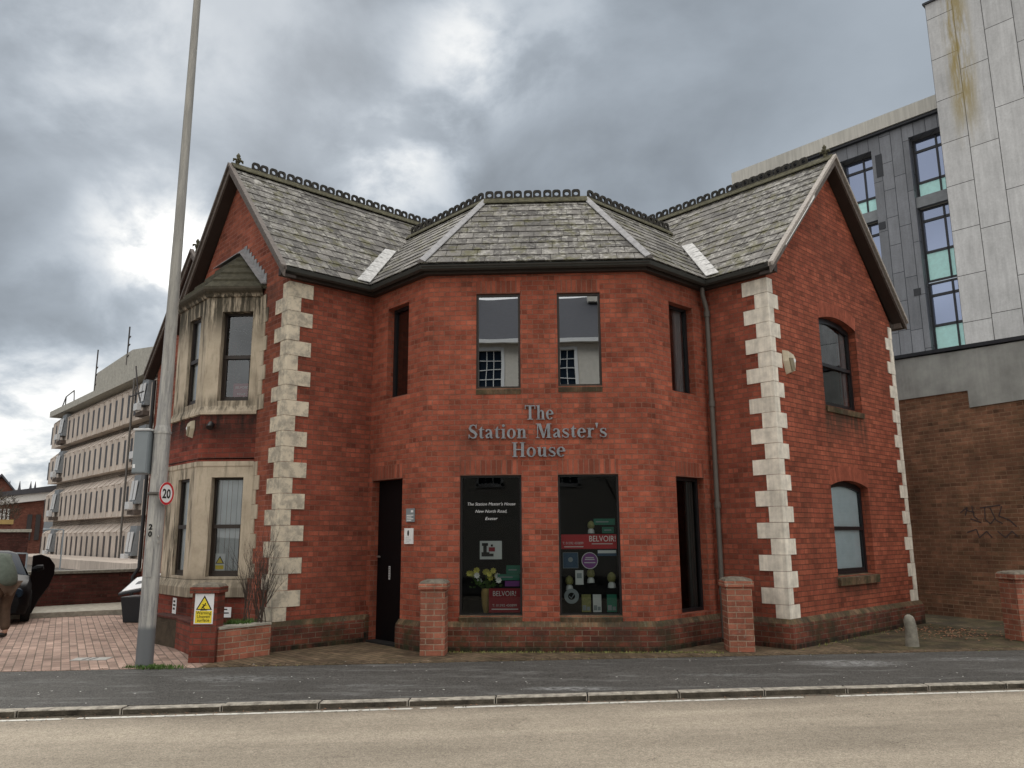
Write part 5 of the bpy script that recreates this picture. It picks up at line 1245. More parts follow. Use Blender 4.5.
# brick part up to the step
wall_faces(mb,a,b,[(0,0),(11.5,0),(11.5,4.02),(6+.02,4.02),(6+.02,4.32),(0,4.42)],[],n=nw,u0=-6) if False else None
def QW(s_,z,o=0): return v3(ow+wd*s_-V((wd.y,-wd.x))*-1*o*0+V((-wd.y,wd.x))*-o,z)
nq=V((-wd.y,wd.x)); 
if nq.dot(V((0,0))-ow)<0: nq=-nq
def qw(s_,z,o=0): return v3(ow+wd*s_+nq*o,z)
mb.face([qw(-6,0),qw(.02,0),qw(.02,4.34),qw(-6,4.50)],uv=[(-6,0),(.02,0),(.02,4.34),(-6,4.5)]); mb.face([qw(.02,0),qw(5.5,0),qw(5.5,4.0),qw(.02,4.0)],uv=[(.02,0),(5.5,0),(5.5,4.0),(.02,4.0)])
mb.build('brickwork',['brick_old'],wr)
mb=MB(); mb.prism([qw(-6,4.50),qw(.02,4.34),qw(.02,5.15),qw(-6,5.55)],v3(nq*.02,0)); mb.prism([qw(.02,4.0),qw(5.5,4.0),qw(5.5,4.85),qw(.02,5.15)],v3(nq*.02,0)); mb.build('render',['render_grey'],wr)
mb=MB(); mb.prism([qw(-6,5.55,.05),qw(5.5,4.85,.05),qw(5.5,4.92,.05),qw(-6,5.62,.05)],v3(-nq*.4,0)); mb.build('coping',['window_frame_dark'],wr)
mb=MB(); mb.prism([qw(-6,0,.08),qw(5.5,0,.08),qw(5.5,.42,.08),qw(-6,.42,.08)],v3(-nq*.078,0)); mb.build('footing',['brick_old'],wr)
mb=MB(); mb.prism([qw(-6,0,-.3),qw(5.5,0,-.3),qw(5.5,4.85,-.3),qw(-6,5.5,-.3)],v3(-nq*.05,0)); mb.build('backing',['render_grey'],wr)
# graffiti strokes
mb=MB()
def gs(pts,w_=.011):
    for (a0,b0_),(a1,b1__) in zip(pts,pts[1:]):
        p=qw(a0,b0_,.006); q=qw(a1,b1__,.006); d=(q-p).normalized(); nn_=d.cross(v3(nq,0))*w_; mb.face([p-nn_,q-nn_,q+nn_,p+nn_])
gx=-.42
for st_ in ([(0,1.98),(.16,2.08),(.1,1.92)],[(.14,2.02),(.30,1.98)],[(.26,2.1),(.28,1.9),(.36,1.84)],[(.2,1.86),(.42,1.78)],[(.42,2.06),(.62,2.08),(.84,2.1)],[(.52,2.08),(.5,1.84),(.6,1.76),(.7,1.86)],[(.62,2.06),(.72,1.82),(.84,1.76)],[(.86,2.08),(.78,1.9),(.98,1.82),(1.1,1.70)],[(.1,1.6),(.3,1.66),(.34,1.5),(.5,1.62),(.6,1.5)],[(.72,1.62),(.86,1.5),(1.0,1.62),(1.1,1.52)]): gs([(a*.95+gx,b) for a,b in st_])
mb.build('graffiti',['graffiti'],label='faded dark graffiti scrawl sprayed on the brown brick wall',cat='graffiti')
# ------------------------------------------------------------------ modern buildings at the right
Z0=WR+V((S,S))*20
def zc(t,z,o=0): return v3(Z0+V((S,-S))*t-V((S,S))*o,z)
zb=empty('zinc_clad_block',(Z0.x,Z0.y,-.3),'modern block clad in dark zinc with turquoise window panels behind the house','building')
mb=MB()
cols=[(-4.5,-3.12),(-7.25,-5.95),(-10.2,-8.9)]
zs=[(14.42,16.85),(11.0,13.95),(8.15,10.95),(5.0,7.9)]
holes=[]
pl2=Z0+V((S,-S))*-12.2
for (a0,a1) in cols:
    holes.append(rect(a0+12.2,a1+12.2,5.0,16.9))
wall_faces(mb,pl2,Z0+V((S,-S))*-.5,rect(0,11.7,-.3,17.5),holes,depth=.5,n=V((-S,-S)))
mb.build('wall',['zinc'],zb)
mb=MB(); mb.prism([zc(-12.2,17.55,.25),zc(-2.6,17.55,.25),zc(-2.6,18.12,.25),zc(-12.2,18.12,.25)],v3(V((S,S))*1.5,0)); mb.build('parapet',['parapet_concrete'],zb)
mb=MB(); mb.prism([zc(-12.2,17.45,-.02),zc(-.5,17.45,-.02),zc(-.5,17.55,-.02),zc(-12.2,17.55,-.02)],v3(V((-S,-S))*.2,0)); mb.build('fascia',['window_frame_dark'],zb)
mb=MB()
mb.face([zc(-12.2,17.5,.0),zc(-12.2,0,0),zc(-12.2,0,-12),zc(-12.2,17.5,-12)])
mb.face([zc(-12.2,17.6,0),zc(-.5,17.6,0),zc(-.5,17.6,-12),zc(-12.2,17.6,-12)]); mb.build('roof',['concrete_roof'],zb)
def mwin(a0,a1,z0,z1,mode):
    f=MB(); o=-.36
    def br(x0,x1,y0,y1,th=.08): f.prism([zc(x0,y0,o),zc(x1,y0,o),zc(x1,y1,o),zc(x0,y1,o)],v3(V((S,S))*th,0))
    mdd=a0+(a1-a0)*.62; t=.07; zt=z1-.5; zm=z0+(z1-z0)*.40 if mode!='top' else z0+.62
    br(a0,a0+t,z0,z1); br(a1-t,a1,z0,z1); br(mdd-t/2,mdd+t/2,z0,z1); br(a0+t,a1-t,z0,z0+t); br(a0+t,a1-t,z1-t,z1); br(a0+t,mdd,zt-.05,zt+.05,.075); br(mdd,a1-t,zt-.05,zt+.05,.075); br(a0+t,a1-t,zm-.05,zm+.05,.075)
    w_=f.build('window',['window_frame_dark'],zb)
    q=MB(); q.face([zc(a0,zm,-.40),zc(a1,zm,-.40),zc(a1,z1,-.40),zc(a0,z1,-.40)]); q.build('glass',['far_mirror'],w_)
    q=MB(); q.face([zc(a0,z0,-.39),zc(a1,z0,-.39),zc(a1,zm,-.39),zc(a0,zm,-.39)]); q.build('panel',['turquoise'],w_)
mt,g_,b_=base('far_mirror',.05,.5,.85); b_.inputs['Base Color'].default_value=(.24,.29,.42,1)
for (a0,a1) in cols:
    for i,(z0,z1) in enumerate(zs):
        mwin(a0+.02,a1-.0,z0,z1,'top' if i==0 else '')
for (a0,a1) in cols:
    mb=MB(); mb.prism([zc(a0,13.97,-.12),zc(a1,13.97,-.12),zc(a1,14.40,-.12),zc(a0,14.40,-.12)],v3(V((S,S))*.2,0)); mb.build('spandrel',['panel_grey'],zb)
for (t,z,h) in ((-5.68,16.15,.95),(-5.8,13.62,.3),(-4.77,10.62,.28),(-8.5,16.15,.95)):
    mb=MB(); mb.prism([zc(t-.13,z-h/2,.02),zc(t+.13,z-h/2,.02),zc(t+.13,z+h/2,.02),zc(t-.13,z+h/2,.02)],v3(V((S,S))*.015,0)); mb.build('vent',['window_frame_dark'],zb)
tw=empty('concrete_tower',(Z0.x,Z0.y-2,-.3),'tall pale grey panelled tower at the right edge stained by yellow moss','building')
mb=MB(); 
def tower_pt(t,z,o): return zc(t,z,o)
q=[zc(-3.05,-.3,1.0),zc(8,-.3,1.0),zc(8,-.3,-8),zc(-3.05,-.3,-8)]
for i in range(4):
    a,b=q[i],q[(i+1)%4]; l=(b-a).length; hgt=21.75
    mb.face([a,b,b+V((0,0,hgt)),a+V((0,0,hgt))],uv=[(0,0),(l,0),(l,hgt),(0,hgt)])
mb.face([p+V((0,0,21.75)) for p in q]); mb.build('wall',['stone_cladding'],tw)
mb=MB(); q2=[zc(-3.12,21.45,1.07),zc(8,21.45,1.07),zc(8,21.45,-8),zc(-3.12,21.45,-8)]; mb.prism(q2,(0,0,.08)); mb.build('coping',['window_frame_dark'],tw)
# ------------------------------------------------------------------ concrete offices at the left
C0=IL+V((S,S))*11.1
def cp(t,z,o=0): return v3(C0+V((-S,S))*t-V((S,S))*o,z)
cb=empty('concrete_offices',(cp(58,0).x,cp(58,0).y,-.34),'long pale concrete office block with rows of slit windows far left of the house','building')
T0,T1=34.0,71.0
levels=[-.34,3.05,6.42,9.70]; LH=3.25
slot=None
bigs=[67.0,45.2,56.5*0-5]
for li,zb_ in enumerate(levels):
    mb=MB()
    # panel face, sloping cap and recessed underside, one bay per 1.5 m
    mb.prism([cp(T0,zb_,0),cp(T0,zb_,.75),cp(T0,zb_+2.35,.75),cp(T0,zb_+2.95,.15),cp(T0,zb_+2.95,0)],v3(V((-S,S))*(T1-T0),0),mi=0)
    t=T0+.4
    while t<T1-.5:
        # pale ribs carried over the sloping caps
        mb.prism([cp(t,zb_+2.25,.76),cp(t,zb_+2.33,.86),cp(t,zb_+2.93,.22),cp(t,zb_+2.93,.14),cp(t,zb_+2.35,.74)],v3(V((-S,S))*.5,0),mi=1)
        mb.prism([cp(t,zb_,.74),cp(t,zb_,.79),cp(t,zb_+2.33,.79),cp(t,zb_+2.35,.74)],v3(V((-S,S))*.95,0),mi=0)
        t+=1.5
    mb.build('wall_panel',['concrete_panel','concrete_cap'],cb)
    mb=MB(); mb.prism([cp(T0,zb_+2.955,.1),cp(T1,zb_+2.955,.1),cp(T1,zb_+LH+.12,.1),cp(T0,zb_+LH+.12,.1)],v3(V((S,S))*1,0)); mb.build('recess',['concrete_dark'],cb)  # recess band coloured dark to carry the shade under each ledge
    t=T0+.4
    while t<T1-.5:
        tt=t+.95+.275
        if min(abs(tt-b) for b in (67.0,45.2))>1.2:
            if slot is None:
                mb=MB(); mb.prism([cp(tt-.24,zb_+.40,.775),cp(tt+.24,zb_+.40,.775),cp(tt+.24,zb_+2.05,.775),cp(tt-.24,zb_+2.05,.775)],v3(V((-S,-S))*.01,0)); slot=mb.build('window',['slot_dark'],cb); sp_=(tt,zb_)
            else:
                o=slot.copy(); col.objects.link(o); o.parent=cb; dlt=v3(V((-S,S))*(tt-sp_[0]),zb_-sp_[1]); o.location=slot.location+dlt
        t+=1.5
    for bw_ in (67.0,45.2):
        f=MB(); x0,x1=bw_-.7,bw_+.7; 
        f.prism([cp(x0,zb_+.75,1.15),cp(x1,zb_+.75,1.15),cp(x1,zb_+2.7,.9),cp(x0,zb_+2.7,.9)],v3(V((S,S))*.4,0)); f.prism([cp(x0-.1,zb_+.05,1.2),cp(x1+.1,zb_+.05,1.2),cp(x1+.1,zb_+.35,1.2),cp(x0-.1,zb_+.35,1.2)],v3(V((S,S))*.4,0),mi=1)
        wo_=f.build('window',['panel_grey','concrete_dark'],cb)
        q=MB(); 
        for k in range(2): q.prism([cp(x0+.1+k*.68,zb_+1.0,1.17),cp(x0+.6+k*.68,zb_+1.0,1.17),cp(x0+.6+k*.68,zb_+2.3,1.06),cp(x0+.1+k*.68,zb_+2.3,1.06)],v3(V((-S,-S))*.03,0))
        q.build('pane',['pale_grey'],wo_)
        q=MB(); q.box(cp(x0+.3,zb_+.38,1.5),v3(V((-S,S))*.8,0),v3(V((S,S))*.3,0),(0,0,.5)); q.build('air_conditioner',['pale_grey'],wo_,bevel=.03)
mb=MB(); mb.prism([cp(T0,12.62,1.2),cp(T1+.4,12.62,1.2),cp(T1+.4,13.15,1.2),cp(T0,13.15,1.2)],v3(V((S,S))*10,0)); mb.build('roof_edge',['concrete_roof'],cb)
mb=MB(); mb.prism([cp(T1,-.34,.1),cp(T0,-.34,.1),cp(T0,12.6,.1),cp(T1,12.6,.1)],v3(V((S,S))*10,0)); mb.build('wall',['concrete_panel'],cb)
mb=MB(); pts=[(57.3,13.2),(57.1,14.6),(48.2,14.95),(43.3,14.3),(39,13.9),(39,13.2)]
mb.prism([cp(t,z,1.1) for t,z in pts],v3(V((S,S))*6,0)); mb.build('plant_room',['concrete_roof'],cb)
for t,z0,z1 in ((57.4,13.0,16.6),(49.4,14.0,16.9)):
    mb=MB(); mb.tube([cp(t,z0,1.1),cp(t,z1,1.1)],.055,5); 
    for z in (z0+.6,z0+1.4,z0+2.0): mb.tube([cp(t,z,1.1),cp(t-.4,z+.1,1.1)],.05,5)
    mb.build('antenna',['slot_dark'],cb)
mb=MB(); mb.tube([cp(68,13.1,1),cp(66.8,14.0,1),cp(64.2,14.2,1),cp(63.9,13.2,1)],.05,5); mb.tube([cp(66.8,13.2,1),cp(66.8,14.0,1)],.05,5); mb.build('roof_rail',['slot_dark'],cb)
for (t,o) in ((46.2,1.4),(47.5,1.0)):
    mb=MB(); mb.tube([cp(t,-.3,o),cp(t,12.5,o)],.06,6); mb.build('drainpipe',['pipe_grey'],cb)
mb=MB(); mb.tube([cp(44,12.9,2),cp(43.2,11.2,2),cp(42.5,10.3,2)],.05,5); mb.tube([cp(44.6,10.9,2),cp(42,10.9,2)],.05,5); mb.tube([cp(43.6,10.5,2),cp(43.6,11.4,2)],.05,5)
mb.build('aerial',['slot_dark'],cb)
mb=MB(); mb.prism([cp(T0,-.33,4.5),cp(T1-2,-.33,4.5),cp(T1-2,.25,4.5),cp(T0,.25,4.5)],v3(V((S,S))*3.2,0)); mb.build('parking_parapet',['concrete_panel'],cb)
# low brick boundary wall with kerb
lw=empty('boundary_wall',(-10.6,18.2,0),'low dark brick boundary wall with grey coping behind the paved forecourt','boundary wall')
wa=V((-11.6,17.31)); wb_=V((-7.2,21.35)); dd=(wb_-wa).normalized(); nn=V((dd.y,-dd.x))
mb=MB(); mb.prism([v3(wa,-.3),v3(wb_,-.3),v3(wb_-nn*.25,-.3),v3(wa-nn*.25,-.3)],(0,0,1.08)); mb.build('brickwork',['brick_low_wall'],lw)
mb=MB(); mb.prism([v3(wa+nn*.04,.79),v3(wb_+nn*.04,.79),v3(wb_-nn*.29,.79),v3(wa-nn*.29,.79)],(0,0,.07)); mb.build('coping',['bollard_stone'],lw,bevel=.01)
ka=V((-13.2,14.38)); kb=V((-5.6,18.78))
mb=MB(); mb.prism([v3(ka,-.3),v3(kb,-.3),v3(wb_+nn*.002,-.3),v3(wa+nn*.002-dd*1.6,-.3)],(0,0,.4)); mb.build('raised_verge',['coping'],kind='structure')
# small drainpipe and corner strip at the left end of the house
mb=MB(); q=E2-A*.06; mb.tube([v3(q,5.4),v3(q,.9),v3(q-A*.12,.7),v3(q-A*.12,.05)],.045,8); mb.build('downpipe',['frame_black'],house,smooth=True)
# ------------------------------------------------------------------ far left townscape
def gz_(x,y,dist):
    d=cdir(x,y); h=math.hypot(d.x,d.y); return V((d.x/h*dist,d.y/h*dist)),1.6+d.z/h*dist
fb=empty('gabled_brick_building',(-62,86,-.34),'distant red brick gabled building at the far left edge','building')
az0=rad(-36.2); fd=V((sin(az0),cos(az0))); fx=V((cos(az0),-sin(az0)))
def far(dist,lat,z): p=fd*dist+fx*lat; return V((p.x,p.y,z))
mb=MB(); mb.prism([far(110,-8,-.34),far(110,2.7,-.34),far(110,2.7,6.6),far(110,.95,8.7),far(110,-.9,6.6),far(110,-8,6.6)],v3(fd*12,0)); mb.build('wall',['brick_far'],fb)
mb=MB(); mb.prism([far(109.4,.95,8.75),far(109.4,2.9,6.4),far(109.4,2.9,6.65),far(109.4,.95,9.05)],v3(fd*12,0)); mb.prism([far(109.4,.95,9.05),far(109.4,-1.1,6.65),far(109.4,-1.1,6.4),far(109.4,.95,8.75)],v3(fd*12,0)); mb.build('roof',['opposite_slate'],fb)
for lat,z in ((.5,3.2),(2.0,3.2)):
    mb=MB(); mb.prism([far(109.9,lat-.6,z),far(109.9,lat+.6,z),far(109.9,lat+.6,z+2),far(109.9,lat-.6,z+2)],v3(-fd*.05,0)); mb.build('window',['panel_grey'],fb)
f2=empty('flat_roofed_building',(-44,72,-.34),'distant brick building with white fascia left of the concrete offices','building')
mb=MB(); mb.prism([far(88,-.9,-.34),far(88,4.6,-.34),far(88,4.6,5.2),far(88,-.9,4.3)],v3(fd*10,0)); mb.build('wall',['brick_far'],f2)
mb=MB(); mb.prism([far(87.4,-1.6,4.3),far(87.4,5,5.25),far(87.4,5,6.0),far(87.4,-1.6,5.0)],v3(fd*11,0)); mb.build('fascia',['white_paint'],f2)
mb=MB(); mb.prism([far(87,-2.0,5.02),far(87,5.4,6.02),far(87,5.4,6.6),far(87,-2.0,5.3)],v3(fd*12,0)); mb.build('roof',['opposite_slate'],f2)
mb=MB(); 
for k in range(8): mb.prism([far(87.9,-.7+k*.32,2.3),far(87.9,-.5+k*.32,2.3),far(87.9,-.5+k*.32,4.3),far(87.9,-.7+k*.32,4.3)],v3(-fd*.1,0))
mb.build('window',['white_paint'],f2)
for lat in (3.2,3.9):
    mb=MB(); mb.prism([far(87.9,lat,1.4),far(87.9,lat+.4,1.4),far(87.9,lat+.4,3.8),far(87.9,lat,3.8)],v3(-fd*.05,0)); mb.build('window',['slot_dark'],f2)
f3=empty('spired_hall',(-60,95,-.34),'distant pale roofed hall with small spires on the skyline','building')
mb=MB(); mb.prism([far(140,-4,-.34),far(140,10,-.34),far(140,10,7.6),far(140,-4,7.6)],v3(fd*10,0)); mb.build('wall',['panel_grey'],f3)
mb=MB(); mb.prism([far(139.5,-4,7.6),far(139.5,10,7.6),far(142,10,8.9),far(142,-4,8.9)],v3(fd*.3,0)); mb.build('roof',['lead'],f3)
for lat in (2.4,3.7,5.15,5.75):
    mb=MB(); mb.tube([far(142,lat,8.7),far(142,lat,9.2),far(142,lat,10.2)],[.28,.16,.03],6); mb.build('spire',['opposite_slate'],f3)
f4=empty('yard_wall',(-27,37,-.34),'long brown wall with pale coping at the far left edge','wall')
mb=MB(); mb.prism([far(48,-8,-.34),far(48,1.9,-.34),far(48,1.9,1.9),far(48,-8,1.9)],v3(fd*.4,0)); mb.build('brickwork',['brick_low_wall'],f4)
mb=MB(); mb.prism([far(47.9,-8,1.9),far(47.9,2.0,1.9),far(47.9,2.0,2.05),far(47.9,-8,2.05)],v3(fd*.6,0)); mb.build('coping',['coping'],f4)
f5=empty('low_kiosk',(-36,50,-.34),'low orange brick building with ochre fascia below the distant gable','building')
mb=MB(); mb.prism([far(62,-9,-.34),far(62,1.4,-.34),far(62,1.4,2.5),far(62,-9,2.5)],v3(fd*5,0)); mb.build('wall',['orange_brick' if 'orange_brick' in MT else 'brick_far'],f5)
mb=MB(); mb.prism([far(61.8,-9,2.5),far(61.8,1.5,2.5),far(61.8,1.5,2.8),far(61.8,-9,2.8)],v3(fd*5,0)); mb.build('fascia',['ochre'],f5)
# winter tree between the distant buildings
random.seed(21)
tr=empty('winter_tree',(far(70,.2,0).x,far(70,.2,0).y,-.34),'small brown leafless tree in front of the distant brick gable','tree')
mb=MB(); mb.tube([far(70,0,-.34),far(70,0,3)],[.2,.12],6); mb.build('trunk',['bark'],tr)
mb=MB()
for i in range(900):
    a=random.uniform(0,2*pi); r_=sqrt(random.random())*2.1; z=3.3+random.uniform(-1,1.9)*sqrt(max(0,1-(r_/2.1)**2)); p=far(70+r_*sin(a),r_*cos(a),z); q=p+V((random.uniform(-.5,.5),random.uniform(-.5,.5),random.uniform(.1,.5)))
    mb.tube([p,q],[.02,.006],3,cap=False)
mb.build('crown',['distant_tree'],tr)
# car park lamps
for (lat,h,ds) in ((1.6,.95,40),(3.3,2.0,46)):
    r=empty('yard_lamp',far(ds,lat,-.34),'thin grey yard lamp with short arm, '+('low one above the dark car' if ds==40 else 'tall one before the concrete offices'),'yard lamp','thin lamp posts in the car park')
    mb=MB(); mb.tube([far(ds,lat,-.34),far(ds,lat,h)],.035,6); mb.build('column',['mid_grey'],r); mb=MB(); mb.tube([far(ds,lat,h),far(ds,lat-.6,h+.02),far(ds,lat-.9,h)],[.03,.04,.10],6); mb.build('lantern',['mid_grey'],r)
# ------------------------------------------------------------------ house across the road (seen in the window reflections)
oh=empty('opposite_house',(0,-9,0),'cream rendered house across the road, mirrored in the upper windows','building')
mb=MB()
oy=-8.0; hs=[]
for cx in (-7.9,-5.1,-2.3,.72,3.6,6.4): 
    for z0,z1 in ((7.45,9.0),(3.6,5.3)): hs.append(rect(cx+12-.45,cx+12+.45,z0,z1))
wall_faces(mb,V((12,oy)),V((-12,oy)),rect(0,24,0,9.4),[[(24-a,b) for a,b in h][::-1] for h in hs],depth=.15,n=V((0,1)))
mb.box((-12,oy-.2,0),(0,-8,0),(.1,0,0),(0,0,9.4)); mb.box((12,oy-.2,0),(0,-8,0),(-.1,0,0),(0,0,9.4))
mb.build('wall',['cream_render'],oh)
mb=MB(); mb.prism([(-12.3,oy+.35,9.35),(-12.3,oy-5,12.75),(-12.3,oy-9,9.35)],(24.6,0,0)); mb.build('roof',['opposite_slate'],oh)
mb=MB(); mb.box((-12.3,oy+.32,9.22),(24.6,0,0),(0,.12,0),(0,0,.15)); mb.build('gutter',['white_paint'],oh)
for x in (-4.8,2.0): mb=MB(); mb.box((x,oy-4.5,12.2),(1.4,0,0),(0,.7,0),(0,0,2.2)); mb.build('chimney',['cream_render'],oh)
for cx in (-7.9,-5.1,-2.3,.72,3.6,6.4):
    for z0,z1 in ((7.45,9.0),(3.6,5.3)):
        f=MB(); x0,x1=cx-.45,cx+.45; yy=oy-.08
        for a,b,c,d in ((x0-.12,x0,z0-.1,z1+.1),(x1,x1+.12,z0-.1,z1+.1),(x0,x1,z1,z1+.12),(x0-.15,x1+.15,z0-.16,z0)): f.box((a,oy+.002,c),(b-a,0,0),(0,.05,0),(0,0,d-c))
        for k in range(1,3): f.box((x0+.3*k-.015,yy,z0),(.03,0,0),(0,.03,0),(0,0,z1-z0))
        for k in range(1,4): f.box((x0,yy+.032,z0+(z1-z0)*k/4-.015),(.9,0,0),(0,.02,0),(0,0,.03))
        w_=f.build('window',['white_paint'],oh); q=MB(); q.face([(x0,oy-.1,z0),(x1,oy-.1,z0),(x1,oy-.1,z1),(x0,oy-.1,z1)]); q.build('glass',['car_glass'],w_)
# bare garden tree opposite (its twigs show in the right upper window)
random.seed(9); gt=empty('garden_tree',(2.6,-5.6,0),'bare twiggy tree across the road mirrored in the right upper window','tree')
tk=MB(); cr_=MB()
def br_(p,d,l,r,lev,tgt):
    pts=[p];q=p
    for i in range(4): d=(d+V((random.uniform(-.25,.25),random.uniform(-.25,.25),random.uniform(-.02,.15)))).normalized(); q=q+d*l/4; pts.append(q)
    tgt.tube(pts,[r,r*.9,r*.75,r*.6,r*.45],5,cap=False)
    if lev>0:
        for k in range(4): br_(pts[random.choice((2,3,4))],(d+V((random.uniform(-.9,.9),random.uniform(-.6,.6),random.uniform(0,.5)))).normalized(),l*.66,r*.5,lev-1,cr_)
br_(V((2.6,-5.6,0)),V((0,0,1)),4.2,.10,4,tk); tk.build('trunk',['bark'],gt); cr_.build('crown',['bark'],gt)
# ------------------------------------------------------------------ dark car at the left edge
cr=empty('dark_car',(-10.55,14.6,0),'black small car with its near door open on the pink forecourt','car')
caz=rad(-37); cf=V((sin(caz),cos(caz),0)); cx_=V((cos(caz),-sin(caz),0)); c0=V((-10.45,14.35,0))   # cf points away from viewer; nose faces the viewer
def cpt(a,b,z): return c0+cx_*a+cf*b+V((0,0,z))
mb=MB()
st=[(0.0,.62,.22,.62),(.12,.76,.18,.74),(.5,.83,.17,.84),(1.0,.86,.17,.90),(1.3,.87,.17,.93),(2.4,.87,.17,.95),(3.2,.85,.18,.96),(3.6,.74,.25,.92)]
secs=[]
for b,hw,z0,z1 in st:
    secs.append([cpt(-hw*.94,b,z0),cpt(-hw,b,z0+.15),cpt(-hw,b,z1-.22),cpt(-hw*.93,b,z1-.05),cpt(-hw*.6,b,z1),cpt(0,b,z1+.03),cpt(hw*.6,b,z1),cpt(hw*.93,b,z1-.05),cpt(hw,b,z1-.22),cpt(hw,b,z0+.15),cpt(hw*.94,b,z0)])
for a,b in zip(secs,secs[1:]):
    for k in range(10): mb.face([a[k],a[k+1],b[k+1],b[k]])
    mb.face([a[10],a[0],b[0],b[10]])
mb.face(secs[0][::-1]); mb.face(secs[-1]); mb.build('body',['car_black'],cr,smooth=True)
mb=MB(); ca=[(1.05,.76,.86),(1.75,.60,1.27),(2.9,.60,1.29),(3.45,.72,.92)]
gs_=[[cpt(-h,b,z if i in(1,2) else z),cpt(-h*.8,b,z+.04),cpt(0,b,z+.06),cpt(h*.8,b,z+.04),cpt(h,b,z)] for i,(b,h,z) in enumerate(ca)]
for i in range(3):
    for k in range(4): mb.face([gs_[i][k],gs_[i][k+1],gs_[i+1][k+1],gs_[i+1][k]],mi=0 if i==1 else 1)
for sgn in (1,-1):
    mb.face([cpt(sgn*.80,1.05,.86),cpt(sgn*.60,1.75,1.27),cpt(sgn*.60,2.9,1.29),cpt(sgn*.80,3.45,.92)],mi=1)
mb.build('cabin',['car_black','car_glass'],cr,smooth=True)
for b in (.75,2.95):
    for sgn in (1,-1):
        w_=MB(); c=cpt(sgn*.80,b,.30); w_.tube([c-cx_*.09*sgn,c+cx_*.05*sgn],.30,20); wh=w_.build('wheel',['tyre'],cr,smooth=True)
        w_=MB(); w_.tube([c+cx_*.045*sgn,c+cx_*.057*sgn],.19,16); w_.build('rim',['cover_metal'],wh,smooth=True)
mb=MB(); mb.box(cpt(-.26,-.012,.30),cx_*.52,V((0,0,.11)),-cf*.012); mb.build('number_plate',['pale_grey'],cr)
for sgn in (1,-1):
    mb=MB(); c=cpt(sgn*.58,.05,.58); mb.tube([c,c-cf*.05],[.10,.08],12); mb.build('headlight',['car_glass'],cr,smooth=True)
# open door, seen nearly edge on, and its mirror
mb=MB(); dp=[(-.02,.12),(.06,.10),(.16,.34),(.34,.62),(.42,.85),(.42,1.04),(.30,1.20),(.13,1.27),(-.02,1.25)]
mb.prism([cpt(.86+a,1.2+a*.9,z) for a,z in dp],cf*.10); mb.build('door',['car_black'],cr,bevel=.02)
mb=MB(); mb.tube([cpt(.84,1.05,.98),cpt(.93,1.0,1.0),cpt(1.03,.98,1.02)],[.03,.07,.05],8); mb.build('mirror',['car_black'],cr,smooth=True)
# ------------------------------------------------------------------ person bending towards the car
def skin(name,verts,edges,radii,mat,parent,sub=2):
    me=bpy.data.meshes.new(name); org=origin_of(parent); me.from_pydata([V(v)-org for v in verts],edges,[]); o=bpy.data.objects.new(name,me); col.objects.link(o); o.parent=parent
    m_=o.modifiers.new('skin','SKIN'); m_.use_smooth_shade=True; me.materials.append(MT[mat])
    for i,r_ in enumerate(radii): me.skin_vertices[0].data[i].radius=(r_,r_) if not hasattr(r_,'__len__') else r_
    me.skin_vertices[0].data[0].use_root=True
    s_=o.modifiers.new('sub','SUBSURF'); s_.levels=sub; s_.render_levels=sub; return o
pb=V((-9.03,12.86,0)); pe=empty('person',pb,'person in grey green coat and brown trousers bending beside the dark car','person')
ff=V((-.92,.39,0)); fs=V((.39,.92,0))       # facing away to the left, side axis
def pp(f,s_,z): return pb+ff*f+fs*s_+V((0,0,z))
J=[pp(-.10,0,.92),pp(-.03,0,1.08),pp(.10,0,1.20),pp(.24,0,1.27),pp(.36,0,1.31),pp(.42,0,1.34),pp(.52,0,1.38),
   pp(.24,.19,1.25),pp(.40,.26,1.02),pp(.60,.20,.92),pp(.67,.18,.92),pp(.24,-.19,1.25),pp(.38,-.26,1.0),pp(.56,-.2,.88),pp(.63,-.18,.87),
   pp(-.08,.10,.86),pp(.02,.11,.48),pp(-.06,.12,.09),pp(.10,.13,.05),pp(-.08,-.10,.86),pp(.06,-.11,.48),pp(.02,-.12,.09),pp(.18,-.13,.05)]
Ed=[(0,1),(1,2),(2,3),(3,4),(4,5),(5,6),(3,7),(7,8),(8,9),(9,10),(3,11),(11,12),(12,13),(13,14),(0,15),(15,16),(16,17),(17,18),(0,19),(19,20),(20,21),(21,22)]
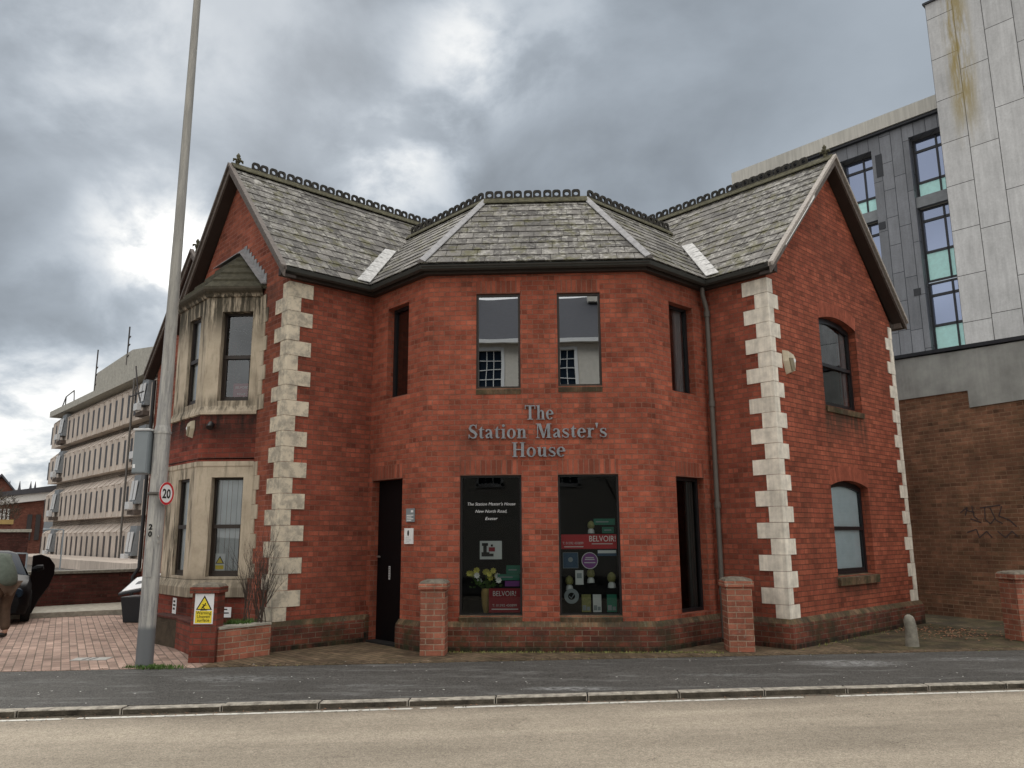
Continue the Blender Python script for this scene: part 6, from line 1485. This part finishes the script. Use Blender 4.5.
Ra=[.14,.13,.14,.13,.06,.055,.09,.06,.048,.036,.034,.06,.048,.036,.034,.09,.058,.04,.035,.09,.058,.04,.035]
skin('body',J,Ed,Ra,'skin',pe)
skin('coat',[pp(-.10,0,.80),pp(-.11,0,.95),pp(-.03,0,1.10),pp(.10,0,1.21),pp(.25,0,1.27),pp(.33,0,1.29),pp(.24,.19,1.25),pp(.40,.26,1.02),pp(.57,.21,.93),pp(.24,-.19,1.25),pp(.38,-.26,1.0),pp(.53,-.21,.89)],[(0,1),(1,2),(2,3),(3,4),(4,5),(4,6),(6,7),(7,8),(4,9),(9,10),(10,11)],[.19,.19,.175,.175,.165,.08,.085,.072,.058,.085,.072,.058],'coat_green',pe)
skin('trousers',[pp(-.09,0,.88),pp(-.08,.10,.80),pp(.02,.11,.48),pp(-.05,.12,.10),pp(-.08,-.10,.80),pp(.06,-.11,.48),pp(.03,-.12,.10)],[(0,1),(1,2),(2,3),(0,4),(4,5),(5,6)],[.15,.115,.085,.075,.115,.085,.075],'trouser_brown',pe)
for s_,k in ((.12,-.07),(-.12,.01)):
    skin('shoe',[pp(k,s_,.055),pp(k+.10,s_,.045),pp(k+.20,s_,.035)],[(0,1),(1,2)],[.05,.045,.035],'shoe',pe)
skin('hair',[pp(.50,0,1.42),pp(.55,0,1.43)],[(0,1)],[.095,.08],'hair',pe,1)
for s_,px_ in ((.18,(.67,.18,.92)),(-.18,(.63,-.18,.87))):
    for k in range(4):
        b0=pp(px_[0]+.03,px_[1]+(k-1.5)*.018,px_[2]); skin('finger',[b0,b0+ff*.04+V((0,0,-.005)),b0+ff*(.065-abs(k-1.5)*.006)+V((0,0,-.025))],[(0,1),(1,2)],[.009,.008,.007],'skin',pe,1)
    b0=pp(px_[0]+.0,px_[1]-.03*(1 if s_>0 else -1),px_[2]); skin('thumb',[b0,b0+ff*.03+V((0,0,-.03)),b0+ff*.055+V((0,0,-.035))],[(0,1),(1,2)],[.011,.009,.008],'skin',pe,1)
